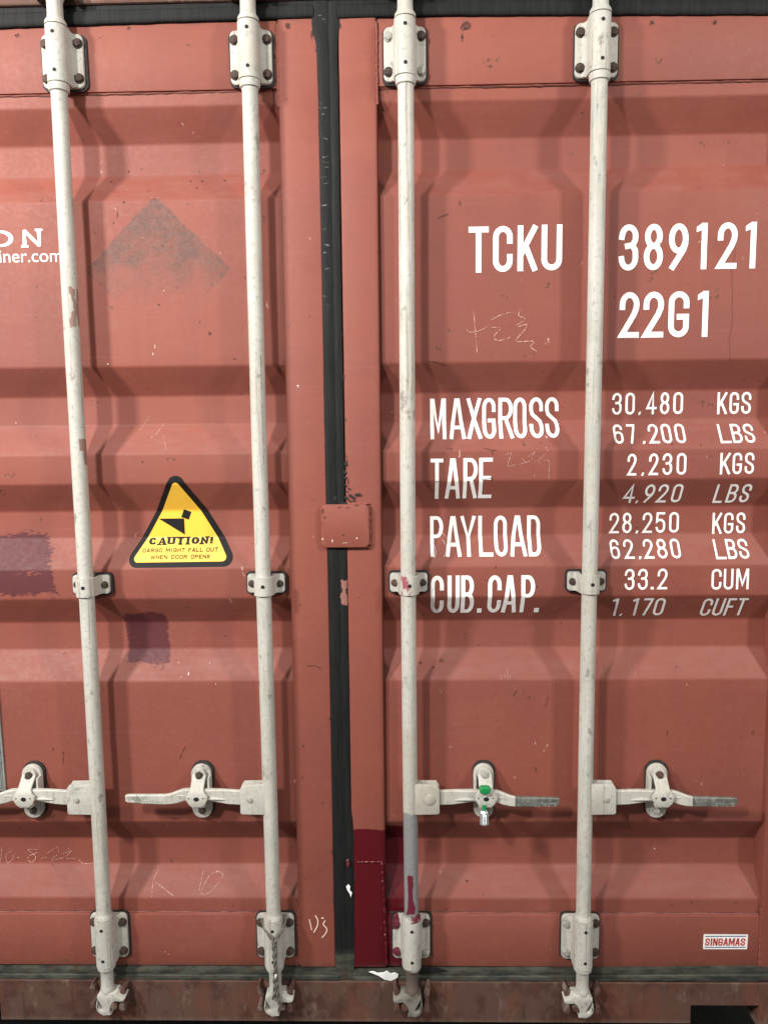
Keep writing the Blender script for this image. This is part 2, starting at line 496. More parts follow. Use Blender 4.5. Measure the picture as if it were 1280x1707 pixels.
M = {}
M['red_l'] = red_paint('red paint left door', 'left')
M['red_r'] = red_paint('red paint right door', 'right')
M['sill'] = red_paint('grimy red paint', None, 0.85)
M['white'] = white_paint('off white paint')
M['white_chips'] = white_paint('off white paint chipped', 'chips')
M['white_streak'] = white_paint('off white paint rubbed', 'streak')
M['white_bare'] = white_paint('off white paint worn bare', 'bare')
M['white_splash'] = white_paint('off white paint splashed', 'splash')
M['white_blood'] = white_paint('off white paint stained', 'blood')
M['galv'] = plain('galvanised steel', (0.10, 0.105, 0.092), (0.19, 0.195, 0.175), 90, 0.5, 0.2, 0.3, (0.07, 0.062, 0.052))
M['galv_raised'] = plain('worn raised steel', (0.20, 0.21, 0.19), (0.34, 0.34, 0.31), 90, 0.5, 0.2, 0.2)
M['bolt'] = plain('rusty bolt', (0.040, 0.026, 0.020), (0.085, 0.055, 0.042), 180, 0.75, 0.2, 0.5)
M['bolt_grey'] = plain('painted bolt', (0.26, 0.26, 0.23), (0.40, 0.39, 0.35), 150, 0.6)
M['bolt_mar'] = plain('crimson bolt', (0.11, 0.012, 0.026), (0.16, 0.03, 0.045), 150, 0.35)
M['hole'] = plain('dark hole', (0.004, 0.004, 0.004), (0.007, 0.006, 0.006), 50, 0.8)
M['pad'] = plain('black sealing pad', (0.010, 0.010, 0.011), (0.022, 0.021, 0.021), 120, 0.75)
M['rubber'] = rubber('door seal rubber')
M['caulk'] = plain('dark joint line', (0.06, 0.025, 0.02), (0.13, 0.045, 0.036), 60, 0.8)
M['letter'] = stencil('white stencil paint')
M['yellow'] = plain('yellow vinyl', (0.88, 0.53, 0.060), (0.84, 0.50, 0.055), 30, 0.38, 0, 0.05)
M['black'] = plain('black vinyl', (0.004, 0.004, 0.005), (0.008, 0.008, 0.010), 60, 0.62, 0, 0.05)
M['black'].node_tree.nodes['Principled BSDF'].inputs['Specular IOR Level'].default_value = 0.25
M['vinyl'] = plain('white vinyl', (0.90, 0.90, 0.89), (0.80, 0.80, 0.79), 40, 0.4, 0, 0.05)
M['redink'] = plain('red print', (0.50, 0.035, 0.025), (0.42, 0.05, 0.04), 90, 0.45, 0, 0.05)
M['blueink'] = plain('blue print', (0.02, 0.05, 0.22), (0.03, 0.06, 0.2), 60, 0.45, 0, 0.05)
M['green'] = plain('green plastic', (0.008, 0.20, 0.055), (0.012, 0.26, 0.075), 60, 0.4, 0, 0.1)
M['steel'] = plain('bright steel', (0.42, 0.48, 0.48), (0.60, 0.66, 0.66), 90, 0.3, 0.6, 0.1)
M['rust'] = plain('rusty iron', (0.050, 0.021, 0.015), (0.115, 0.055, 0.040), 45, 0.85, 0.1, 0.7, (0.20, 0.15, 0.125))
M['worn_cam'] = plain('worn cam iron', (0.10, 0.085, 0.07), (0.24, 0.23, 0.20), 28, 0.7, 0.1, 0.5, (0.070, 0.030, 0.024))
M['rope'] = plain('grey cord', (0.085, 0.078, 0.062), (0.155, 0.142, 0.115), 150, 0.9, 0, 0.6)
M['plate'] = plain('dull metal plate', (0.22, 0.235, 0.23), (0.32, 0.33, 0.32), 30, 0.45, 0.3, 0.2)
M['chalk'] = chalk('chalk', (0.70, 0.42, 0.36))
M['chalk_faint'] = chalk('faint chalk', (0.62, 0.38, 0.33), 0.40, 0.60)
M['chalk_bright'] = chalk('bright chalk', (0.86, 0.66, 0.55), 0.2, 0.36)
M['splash'] = plain('white paint splash', (0.90, 0.90, 0.90), (0.78, 0.79, 0.79), 60, 0.35, 0, 0.3)
M['asphalt'] = plain('worn asphalt', (0.040, 0.040, 0.040), (0.065, 0.063, 0.060), 35, 0.9, 0, 0.6)

# ------------------------------------------------------------------ the corrugated door surface
Y_OUT, DEPTH = 0.012, 0.046
Z_TOP, Z_BOT = at(1000, 138, 0.008).z, at(900, 1524, 0.008).z     # panel between the two rails
FOLDS = [(0.745, 0.676, 0.605, 0.536), (0.152, 0.083, 0.012, -0.058), (-0.130, -0.201, -0.270, -0.341),
         (-0.416, -0.486, -0.557, -0.627), (-0.998, -1.067, -1.138, -1.207)]
pl = [(Z_TOP + 0.02, Y_OUT)]
for a, b, c, d in FOLDS:
    pl += [(a, Y_OUT), (b, Y_OUT + DEPTH), (c, Y_OUT + DEPTH), (d, Y_OUT)]
pl.append((Z_BOT - 0.02, Y_OUT))
PROF = [pl[0]]
for i in range(1, len(pl) - 1):
    p, q, r_ = Vector(pl[i-1]), Vector(pl[i]), Vector(pl[i+1])
    A = q + (p - q).normalized()*0.0048
    B = q + (r_ - q).normalized()*0.0048
    for k in range(5):
        t = k/4
        v = A*(1-t)**2 + q*2*t*(1-t) + B*t*t
        PROF.append((v.x, v.y))
PROF.append(pl[-1])                                        # z falls along the list

def prof(z):
    if z >= PROF[0][0]:
        return PROF[0][1]
    for (za, ya), (zb, yb) in zip(PROF, PROF[1:]):
        if z >= zb:
            t = (za - z)/(za - zb)
            return ya + (yb - ya)*t
    return PROF[-1][1]

def dent(x, z):
    return 0.0022*mnoise.noise(Vector((x*3.1, 0.3, z*2.3))) + 0.0010*mnoise.noise(Vector((x*9, 4.3, z*8)))

RAIL_Y = 0.004
ST_L0, ST_L1 = at(475, 600, 0).x, at(541, 600, 0).x       # left door's inner stile
ST_R0, ST_R1 = at(574, 700, 0).x, at(637, 900, 0).x       # right door's inner stile
def surf(x, z):
    if ST_L0 < x < ST_R1:
        return 0.0
    if z > Z_TOP or z < Z_BOT:
        return RAIL_Y
    return prof(z) + dent(x, z)

def on(px, py):
    """where the door's face lies at pixel (px, py) of the photograph"""
    y = 0.02
    for _ in range(12):
        p = at(px, py, y)
        y = surf(p.x, p.z)
    return at(px, py, y)

def drape(bm, off, fn=None):
    fn = fn or surf
    _drape(bm, off, fn)
def _drape(bm, off, fn):
    """fold a flat XZ mesh onto the corrugated face, 'off' in front of it"""
    zs = [v.co.z for v in bm.verts]
    z0, z1 = min(zs), max(zs)
    for z, _ in PROF + [(Z_TOP, 0), (Z_BOT, 0)]:
        if z0 < z < z1:
            bmesh.ops.bisect_plane(bm, geom=bm.verts[:] + bm.edges[:] + bm.faces[:], plane_co=(0, 0, z), plane_no=(0, 0, 1), dist=1e-7)
    for v in bm.verts:
        v.co.y = fn(v.co.x, v.co.z) - off - v.co.y      # y carries a tiny stacking height
    for f in bm.faces:
        f.normal_update()
        if f.normal.y > 0:
            f.normal_flip()

# ------------------------------------------------------------------ lettering from pen strokes
def arc(cx, cy, rx, ry, a0, a1, n=10):
    return [(cx + rx*math.cos(R(a0 + (a1-a0)*i/n)), cy + ry*math.sin(R(a0 + (a1-a0)*i/n))) for i in range(n+1)]
k_ = 0.2
LOOP = arc(.5, 1-k_, .5, k_, 180, 0) + arc(.5, k_, .5, k_, 0, -180) + [(0, 1-k_)]
GL = {
 'O': [LOOP], '0': [LOOP],
 'C': [[(1, .70)] + arc(.5, 1-k_, .5, k_, 0, 180) + arc(.5, k_, .5, k_, 180, 360) + [(1, .30)]],
 'G': [[(1, .72)] + arc(.5, 1-k_, .5, k_, 0, 180) + arc(.5, k_, .5, k_, 180, 360) + [(1, .44), (.55, .44)]],
 'D': [[(0, 0), (0, 1), (.45, 1)] + arc(.5, .78, .5, .22, 90, 0) + arc(.5, .22, .5, .22, 0, -90) + [(0, 0)]],
 'U': [[(0, 1)] + arc(.5, k_, .5, k_, 180, 360) + [(1, 1)]],
 'S': [[(1, .72)] + arc(.5, 1-k_, .5, k_, 0, 180) + [(.02, .70), (.14, .59), (.86, .41), (.98, .30)] + arc(.5, k_, .5, k_, 0, -180) + [(0, .28)]],
 '2': [[(0, .70)] + arc(.5, .76, .5, .24, 180, 0) + [(.97, .66), (.80, .50), (.0, .0), (1, 0)]],
 '3': [[(0, .76)] + arc(.5, .78, .48, .22, 170, 0) + [(.96, .68), (.80, .56), (.42, .535)], [(.78, .545), (.98, .42), (1, .26)] + arc(.5, .24, .5, .24, 0, -175)],
 '4': [[(.74, 0), (.74, 1), (.0, .26), (1.08, .26)]],
 '5': [[(.95, 1), (.10, 1), (.04, .56), (.30, .64), (.62, .64), (.92, .54), (1, .40)] + arc(.5, .24, .5, .24, 0, -170)],
 '6': [[(.97, .80)] + arc(.5, .78, .5, .22, 15, 180) + arc(.5, .22, .5, .22, 180, 360) + arc(.5, .40, .5, .19, 0, 180)],
 '7': [[(0, 1), (1, 1), (.92, .82), (.34, 0)]],
 '8': [arc(.5, .765, .44, .235, -90, 270, 22), arc(.5, .265, .5, .265, 90, 450, 22)],
 '9': [arc(.5, .70, .5, .30, 0, 360, 22) + [(1, .58), (.86, .42), (.12, 0)]],
 '1': [[(.0, .84), (.72, 1), (.72, 0)]],
 'A': [[(0, 0), (.42, 1), (.58, 1), (1, 0)], [(.17, .26), (.83, .26)]],
 'B': [[(0, 0), (0, 1), (.5, 1)] + arc(.5, .765, .45, .235, 90, -90) + [(0, .53)], [(.5, .53)] + arc(.5, .265, .5, .265, 90, -90) + [(0, 0)]],
 'E': [[(1, 1), (0, 1), (0, 0), (1, 0)], [(0, .52), (.82, .52)]],
 'F': [[(1, 1), (0, 1), (0, 0)], [(0, .52), (.8, .52)]],
 'H': [[(0, 0), (0, 1)], [(1, 0), (1, 1)], [(0, .52), (1, .52)]],
 'I': [[(.5, 0), (.5, 1)]],
 'K': [[(0, 0), (0, 1)], [(1, 1), (.06, .36)], [(.36, .57), (1, 0)]],
 'L': [[(0, 1), (0, 0), (1, 0)]],
 'M': [[(0, 0), (0, 1), (.08, 1), (.5, .2), (.92, 1), (1, 1), (1, 0)]],
 'N': [[(0, 0), (0, 1), (.06, 1), (.94, 0), (1, 0), (1, 1)]],
 'P': [[(0, 0), (0, 1), (.5, 1)] + arc(.5, .74, .5, .26, 90, -90) + [(0, .48)]],
 'R': [[(0, 0), (0, 1), (.5, 1)] + arc(.5, .75, .5, .25, 90, -90) + [(0, .50)], [(.52, .50), (1, 0)]],
 'T': [[(0, 1), (1, 1)], [(.5, 1), (.5, 0)]],
 'W': [[(0, 1), (.26, 0), (.5, .8), (.74, 0), (1, 1)]],
 'X': [[(0, 1), (1, 0)], [(1, 1), (0, 0)]],
 'Y': [[(0, 1), (.5, .42), (1, 1)], [(.5, .42), (.5, 0)]],
 '!': [[(.5, 1), (.5, .40)], [(.5, .07), (.5, .0)]],
}

ELL = arc(.5, .5, .5, .5, 90, 450, 26)
SER = {'O': [ELL], 'C': [arc(.5, .5, .5, .5, 42, 318, 22)], 'G': [arc(.5, .5, .5, .5, 42, 360, 24) + [(.98, .42), (.6, .42)]], 'D': [[(0, 0), (0, 1), (.3, 1)] + arc(.35, .5, .65, .5, 85, -85, 16) + [(.3, 0), (0, 0)]]}

def ribbon(bm, pts, t, lift=0.0, cap=True, tf=None):
    """flat stroke of width t (or tf(direction)) along XZ points"""
    P = []
    for p in pts:
        v = Vector((p[0], p[1]))
        if not P or (v - P[-1]).length > 1e-6:
            P.append(v)
    closed = (P[0] - P[-1]).length < 1e-6
    if closed:
        P.pop()
    n = len(P)
    if n < 2:
        return
    if cap and not closed:
        P[0] = P[0] + (P[0]-P[1]).normalized()*t*0.5
        P[-1] = P[-1] + (P[-1]-P[-2]).normalized()*t*0.5
    L, Rr = [], []
    for i in range(n):
        a = P[i-1] if (i > 0 or closed) else None
        b = P[(i+1) % n] if (i < n-1 or closed) else None
        d0 = (P[i]-a).normalized() if a is not None else None
        d1 = (b-P[i]).normalized() if b is not None else None
        d0 = d0 or d1
        d1 = d1 or d0
        n0, n1 = Vector((-d0.y, d0.x)), Vector((-d1.y, d1.x))
        m = n0 + n1
        m = m.normalized() if m.length > 1e-6 else n0
        cs = max(0.42, m.dot(n0))
        w = t if tf is None else tf((d0+d1).normalized() if (d0+d1).length > 1e-6 else d0)
        L.append(P[i] + m*(w/2/cs))
        Rr.append(P[i] - m*(w/2/cs))
    vl = [bm.verts.new((p.x, lift, p.y)) for p in L]
    vr = [bm.verts.new((p.x, lift, p.y)) for p in Rr]
    for i in range(n if closed else n-1):
        j = (i+1) % n
        try:
            bm.faces.new((vl[i], vl[j], vr[j], vr[i]))
        except ValueError:
            pass

def glyph(bm, ch, x0, x1, z0, z1, t, lift=0.0, serif=False, slant=0.0):
    """one character inside the outer box x0..x1, z0..z1"""
    if ch in '.,':
        w, h = (x1-x0), (z1-z0)
        q = [(x0, z0), (x1, z0), (x1, z0+h*.13), (x0, z0+h*.13)] if ch == '.' else [(x0-w*.05, z0-h*.02), (x0+w*.62, z0-h*.02), (x1, z0+h*.125), (x0+w*.3, z0+h*.125)]
        f = [bm.verts.new((a, lift, b)) for a, b in q]
        bm.faces.new(f)
        return
    if ch == '1':
        h = z1 - z0
        dx = lambda z: slant*(z - (z0+z1)/2)
        for q, lf in (([(x1-t+dx(z0), z0), (x1+dx(z0), z0), (x1+dx(z1), z1), (x1-t+dx(z1), z1)], lift),
                      ([(min(x0, x1-t*1.9), z1-h*.20), (min(x0, x1-t*1.9), z1-h*.085), (x1-t*.9, z1), (x1-t*.5, z1), (x1-t*.5, z1-h*.13)], lift + .00012)):
            bm.faces.new([bm.verts.new((a, lf, b)) for a, b in q])
        return
    bx0, bx1, bz0, bz1 = x0+t/2, x1-t/2, z0+t/2, z1-t/2
    if ch == 'I' or ch == '!':
        bx0 = bx1 = (x0+x1)/2
    for i, st in enumerate((SER.get(ch) or GL[ch]) if serif else GL[ch]):
        pts = [(bx0 + (bx1-bx0)*u + slant*((v-.5)*(z1-z0)), bz0 + (bz1-bz0)*v) for u, v in st]
        if serif:
            thin = t*0.48
            def tf(d, th=t, tn=thin):
                s = abs(d.y)
                if d.x*d.y > 0.12 and abs(d.x) > .25 and abs(d.y) > .25 and ch in 'AMNWVKXY':
                    return tn*1.1
                return tn + (th-tn)*min(1, s*1.15)
            ribbon(bm, pts, thin, lift + i*0.00008, True, tf)
            for (u, v), p in zip((st[0], st[-1]), (pts[0], pts[-1])):
                if v in (0, 1) and ch not in 'CGOSEL2D!':
                    ribbon(bm, [(p[0]-t*.85, p[1] + (t*.25 if v else -t*.25)), (p[0]+t*.85, p[1] + (t*.25 if v else -t*.25))], thin, lift + 0.0003 + i*0.00003, False)
        else:
            ribbon(bm, pts, t, lift + i*0.00012)

def line_px(name, parent, chars, ox, oy, s, top, bot, t, mat, off=0.0009):
    """a painted line: chars (c, left, right) in crop pixels; top and bot are (left end, right end) heights"""
    bm = NB()
    xa, xb = chars[0][1], chars[-1][2]
    for c, l, r in chars:
        u = ((l+r)/2 - xa)/(xb-xa)
        yt = (top[0] + (top[1]-top[0])*u)/s + oy
        yb = (bot[0] + (bot[1]-bot[0])*u)/s + oy
        m = (yt+yb)/2
        p0, p1 = on(l/s + ox, m), on(r/s + ox, m)
        zt, zb = on((l+r)/2/s + ox, yt).z, on((l+r)/2/s + ox, yb).z
        glyph(bm, c, p0.x, p1.x, zb, zt, t*0.87*(zt-zb))
    drape(bm, off)
    return obj(name, bm, mat, parent)

# ------------------------------------------------------------------ ground
bm = NB()
GZ = -1.72
v = [bm.verts.new(p) for p in ((-30, -30, GZ), (30, -30, GZ), (30, 30, GZ), (-30, 30, GZ))]
bm.faces.new(v)
g_ = obj('ground', bm, M['asphalt'])
g_['kind'] = 'structure'

# ------------------------------------------------------------------ layout
XC = at(560, 853, 0).x                              # the gap between the doors
X_L, X_R = XC - 1.19, XC + 1.19
H_BOT = at(0, 11, -0.006).z                         # underside of the header
S_TOP = at(300, 1635, -0.006).z                     # top of the sill
S_BOT = at(300, 1702, -0.006).z
D_TOP = at(560, 27, 0).z - 0.002                    # doors' upper and lower edges
D_BOT = at(400, 1613, 0).z

# ------------------------------------------------------------------ the container's frame
cont = empty('shipping_container', (XC, 1.0, S_BOT), 'steel shipping container end frame, grimy red sill and header round the two doors', 'container')
bm = NB()
FP0, FP1 = at(1151, 1690, -0.006).x, at(1264, 1690, -0.006).x         # fork pocket, mirrored on the far side
FPZ = at(1200, 1677, -0.006).z
xm0, xm1 = 2*XC - FP0 - 0.012, FP0
XA, XB = X_L - 0.12, X_R + 0.12
SB2 = S_BOT - 0.012
prism(bm, [(XA, S_TOP), (XB, S_TOP), (XB, SB2), (FP1, SB2), (FP1, FPZ), (FP0, FPZ), (FP0, S_BOT), (xm0, S_BOT), (xm0, FPZ), (2*XC - FP1, FPZ), (2*XC - FP1, SB2), (XA, SB2)], -0.006, 0.10, 0.0025, 2)
obj('sill', bm, M['sill'], cont)
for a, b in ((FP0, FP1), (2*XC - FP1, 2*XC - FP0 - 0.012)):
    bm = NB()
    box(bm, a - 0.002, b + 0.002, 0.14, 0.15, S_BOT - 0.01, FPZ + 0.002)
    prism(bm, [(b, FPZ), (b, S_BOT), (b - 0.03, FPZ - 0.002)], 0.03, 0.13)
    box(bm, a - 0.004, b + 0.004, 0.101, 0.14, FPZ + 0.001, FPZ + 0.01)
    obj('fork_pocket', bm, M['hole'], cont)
bm = NB()
box(bm, X_L - 0.12, X_R + 0.12, -0.010, 0.10, H_BOT, H_BOT + 0.16, 0.005)
obj('header', bm, M['sill'], cont)
for a, b in ((X_L - 0.12, X_L), (X_R, X_R + 0.12)):
    bm = NB()
    box(bm, a, b, -0.004, 0.12, S_TOP + 0.001, H_BOT - 0.001, 0.006)
    obj('corner_post', bm, M['sill'], cont)
    bm = NB()
    xw = a + 0.05
    n = 40
    for i in range(n):
        y0 = 0.12 + i*0.05
        xo = (0.0, 0.036)[(i//2) % 2]
        box(bm, xw - 0.02 - xo*0.5, xw - 0.016 - xo*0.5, y0, y0 + 0.05, S_BOT, H_BOT + 0.15)
    obj('side_wall', bm, M['sill'], cont)
bm = NB()
box(bm, X_L - 0.1, X_R + 0.1, 0.1, 2.12, H_BOT + 0.155, H_BOT + 0.165)
obj('roof', bm, M['sill'], cont)
bm = NB()
box(bm, X_L - 0.1, X_R + 0.1, 0.16, 2.12, S_BOT + 0.001, S_BOT + 0.03)
obj('underframe', bm, M['hole'], cont)
bm = NB()
box(bm, X_L - 0.1, X_R + 0.1, 2.12, 2.125, S_BOT, H_BOT + 0.16)
obj('end_wall', bm, M['sill'], cont)

# ------------------------------------------------------------------ doors
OUT_W = 0.10

def bead(bm, p, q, r, y, n=60, amp=0.4):
    """a weld bead: a thin wobbling rope of metal"""
    pts, rs = [], []
    for i in range(n+1):
        t = i/n
        x, z = p[0] + (q[0]-p[0])*t, p[1] + (q[1]-p[1])*t
        pts.append((x + random.uniform(-1, 1)*r*0.25, y, z + random.uniform(-1, 1)*r*0.25))
        rs.append(r*(1 + random.uniform(-amp, amp)))
    tube(bm, pts, rs, 8)

def make_door(name, label, x0, x1, stile_in, stile_out, mat):
    d = empty(name, ((x0+x1)/2, 0.02, D_BOT), label, 'door', 'doors of the shipping container')
    lo, hi = min(stile_in[0], stile_out[0]), max(stile_in[1], stile_out[1])
    pa = min(stile_in[1], stile_out[1])
    pb = max(stile_in[0], stile_out[0])
    bm = NB()
    n = 48
    rows = []
    zz = []
    for (za, _), (zb, _) in zip(PROF, PROF[1:]):
        k = max(1, int((za - zb)/0.03))
        zz += [za + (zb - za)*i/k for i in range(k)]
    zz.append(PROF[-1][0])
    for z in zz:
        rows.append([bm.verts.new((x, prof(z) + dent(x, z), z)) for x in [pa - 0.004 + (pb - pa + 0.008)*i/n for i in range(n+1)]])
    for a, b in zip(rows, rows[1:]):
        for i in range(n):
            bm.faces.new((a[i], b[i], b[i+1], a[i+1]))
    obj('corrugated_panel', bm, mat, d, True, 50)
    for s in (stile_in, stile_out):
        bm = NB()
        box(bm, s[0], s[1], 0.0, 0.058, D_BOT, D_TOP, 0.005, 3)
        obj('stile', bm, mat, d, True)
    bm = NB()
    box(bm, pa + 0.0008, pb - 0.0008, RAIL_Y, 0.058, Z_TOP, D_TOP - 0.002, 0.003)
    obj('top_rail', bm, mat, d, True)
    bm = NB()
    box(bm, pa + 0.0008, pb - 0.0008, RAIL_Y, 0.058, D_BOT + 0.002, Z_BOT, 0.003)
    obj('bottom_rail', bm, mat, d, True)
    bm = NB()
    bead(bm, (pa + .002, Z_TOP - 0.001), (pb - .002, Z_TOP - 0.001), 0.0022, Y_OUT - 0.001)
    bead(bm, (pa + .002, Z_BOT + 0.001), (pb - .002, Z_BOT + 0.001), 0.0022, Y_OUT - 0.001)
    for x in (pa, pb):
        bead(bm, (x, D_TOP - .01), (x, Z_TOP - 0.04), 0.0032, RAIL_Y - 0.0005, 60, 0.25)
        bead(bm, (x, Z_BOT + 0.02), (x, D_BOT + .01), 0.0026, RAIL_Y - 0.0005, 50, 0.3)
    obj('weld_seam', bm, mat, d, True, 60)
    bm = NB()
    for z, s in ((Z_TOP - 0.0034, 1), (Z_BOT + 0.0036, 1)):
        bead(bm, (pa + .003, z), (pb - .003, z), 0.0012, Y_OUT - 0.0004, 90, 0.7)
    obj('seam_line', bm, M['caulk'], d)
    return d

door_l = make_door('container_door', 'red corrugated steel door with yellow caution triangle and dark diamond ghost, mostly plain of lettering',
                   X_L + 0.01, ST_L1, (ST_L0, ST_L1), (X_L + 0.01, X_L + OUT_W), M['red_l'])
door_r = make_door('container_door', 'red corrugated steel door painted with white container number and weight table',
                   ST_R0, X_R - 0.01, (ST_R0, ST_R1), (at(1273, 1440, 0).x, X_R - 0.01), M['red_r'])

# repaired corner of the right door: lumpy welds under the crimson paint
bm = NB()
a, b = at(592, 1437, 0), at(636, 1437, 0)
bead(bm, (a.x, a.z), (b.x + .002, b.z), 0.0028, 0.0005, 26, 0.5)
bead(bm, (b.x + .001, b.z), (at(645, 1608, 0).x, at(645, 1608, 0).z), 0.0034, 0.0005, 70, 0.6)
bead(bm, (at(632, 1450, 0).x, at(632, 1450, 0).z), (at(638, 1600, 0).x, at(638, 1600, 0).z), 0.0018, 0.0005, 60, 0.9)
obj('weld_bead', bm, M['red_r'], door_r, True, 60)

# seals -------------------------------------------------------------
def seal_strip(name, L, Rp, prof_u, parent, splits=None):
    """strip between two pixel polylines (left edge L, right edge R), cross-section prof_u: (u, y)"""
    def edge(E, py):
        for (xa, ya), (xb, yb) in zip(E, E[1:]):
            if py <= yb:
                t = (py - ya)/(yb - ya)
                return xa + (xb - xa)*t
        return E[-1][0]
    bm = NB()
    y0, y1 = L[0][1], L[-1][1]
    rows = []
    n = 110
    for i in range(n+1):
        py = y0 + (y1-y0)*i/n
        w = random.uniform(-.5, .5)
        a, b = at(edge(L, py) + w*0.7, py, 0), at(edge(Rp, py) + random.uniform(-.35, .35), py, 0)
        rows.append([bm.verts.new((a.x + (b.x-a.x)*u, y + 0.0006*mnoise.noise(Vector((u*3, i*.21, 1))), a.z)) for u, y in prof_u])
    for a, b in zip(rows, rows[1:]):
        for i in range(len(a)-1):
            bm.faces.new((a[i], b[i], b[i+1], a[i+1]))
    return obj(name, bm, M['rubber'], parent, True, 40)

VL = [(519, -20), (519, 10), (519, 30), (518, 46), (526.5, 74), (527.5, 105), (530, 176), (532.7, 299), (537.5, 540), (541.5, 760), (542.5, 830), (546, 912), (548, 1020),
      (551.5, 1200), (554, 1360), (556, 1500), (558.6, 1612), (564, 1634)]
VR = [(567, -20), (567, 10), (567, 35), (562.6, 79), (564, 140), (566, 264), (570, 540), (573, 700), (575, 830), (578, 912), (580, 1020), (582.5, 1200), (585, 1356), (589, 1366), (591, 1500), (591, 1612), (590, 1634)]
seal_strip('gasket', VL, VR, [(0, 0.014), (0.02, -0.0006), (0.08, -0.0024), (0.30, -0.0028), (0.54, -0.0024), (0.575, -0.0016), (0.60, -0.0008), (0.63, -0.0014), (0.80, -0.0020), (0.95, -0.0016), (0.985, -0.0008), (1.0, 0.014)], door_l)

def hseal(name, top, bot, y0, y1, parent, n=80, lip=0.35):
    """horizontal seal between two pixel polylines"""
    def ev(E, px):
        for (xa, ya), (xb, yb) in zip(E, E[1:]):
            if px <= xb:
                return ya + (yb-ya)*(px-xa)/(xb-xa)
        return E[-1][1]
    bm = NB()
    rows = []
    x0, x1 = top[0][0], top[-1][0]
    for i in range(n+1):
        px = x0 + (x1-x0)*i/n
        a = at(px, ev(top, px), 0)
        b = at(px, ev(bot, px) + random.uniform(-.6, .6), 0)
        w = 0.0008*mnoise.noise(Vector((i*.3, 2.2, 0)))
        rows.append([bm.verts.new((a.x, y + (w if 0 < u < 1 else 0), a.z + (b.z-a.z)*u)) for u, y in
                     ((0, y1), (0.04, y0 + .003), (0.2, y0 + .001), (lip, y0 + .0025), (lip + .05, y0 - .0005), (0.72, y0 - .0015), (0.93, y0 - .0005), (0.98, y0 + .002), (1, y1))])
    for a, b in zip(rows, rows[1:]):
        for i in range(len(a)-1):
            bm.faces.new((a[i], a[i+1], b[i+1], b[i]))
    return obj(name, bm, M['rubber'], parent, True, 45)

hseal('gasket', [(-420, 20), (0, 9), (522, -4)], [(-420, 62), (0, 48), (260, 39), (440, 33), (522, 30)], -0.0032, 0.03, door_l)
hseal('gasket', [(562, -4), (1280, -22), (1440, -26)], [(562, 32), (700, 27), (1000, 26), (1280, 25), (1440, 24)], -0.0032, 0.03, door_r)
hseal('gasket', [(-420, 1613), (0, 1612), (300, 1612), (565, 1613)], [(-420, 1634), (0, 1633), (300, 1636), (565, 1637)], -0.003, 0.03, door_l, lip=.5)
hseal('gasket', [(588, 1617), (700, 1615), (1000, 1613), (1280, 1610), (1440, 1610)], [(588, 1638), (900, 1638), (1280, 1637), (1440, 1637)], -0.003, 0.03, door_r, lip=.5)

# the lap plate over the gap
A, B = at(535, 841, -0.008), at(616, 912, -0.008)
bm = NB()
prism(bm, rrect(A.x, B.x, B.z, A.z, 0.013, 6), -0.0125, -0.0052, 0.002)
for vv in bm.verts:
    vv.co.y += 0.0008*mnoise.noise(Vector((vv.co.x*25, 0, vv.co.z*25)))
obj('lap_plate', bm, M['red_r'], door_r, True)
bm = NB()
x1 = B.x + 0.001
bead(bm, (x1, A.z - .004), (x1, B.z + .004), 0.0034, -0.003, 26, 0.35)
bead(bm, (ST_R0 + .004, A.z + .001), (x1, A.z + .001), 0.0034, -0.003, 18, 0.35)
bead(bm, (ST_R0 + .004, B.z - .001), (x1, B.z - .001), 0.0034, -0.003, 18, 0.35)
obj('weld_bead', bm, M['red_r'], door_r, True, 60)
bm = NB()
for i in range(26):
    px = random.choice([random.uniform(556, 600), random.uniform(573, 590)])
    py = random.uniform(824, 841) if px < 574 or random.random() < .5 else random.uniform(760, 836)
    if py < 824:
        px = 575 + random.random()**2*7
    p = at(px, py, -0.001)
    disc_y(bm, p.x, p.z, -0.0022 - random.random()*.003, 0.003, random.uniform(.0015, .004), 7)
obj('sealant_lump', bm, M['pad'], door_r)

# white and dark paint splashes on the seals
def blob(name, pts, y, mat, parent, thick=0.0012):
    bm = NB()
    W_ = []
    for px, py in pts:
        p = at(px, py, y)
        W_.append((p.x, p.z))
    prism(bm, W_, y - thick, y + 0.001, 0.0005, 1)
    return obj(name, bm, mat, parent)
blob('paint_splash', [(615, 1620), (622, 1623), (632, 1627), (641, 1633), (652, 1635), (663, 1629), (664, 1624), (658, 1621), (652, 1623), (645, 1618), (640, 1621), (630, 1622), (622, 1619)], -0.0055, M['splash'], door_r)
blob('paint_splash', [(577, 1478), (581, 1474), (584, 1478), (583, 1484), (587, 1488), (585, 1496), (583, 1490), (579, 1484)], -0.0062, M['splash'], door_r)
blob('paint_splash', [(577, 1434), (581, 1432), (583, 1440), (580, 1447), (577, 1443)], -0.0062, M['bolt_mar'], door_r)
blob('paint_splash', [(700, 1614), (725, 1612), (746, 1618), (720, 1621), (702, 1622)], -0.0058, M['hole'], door_r)

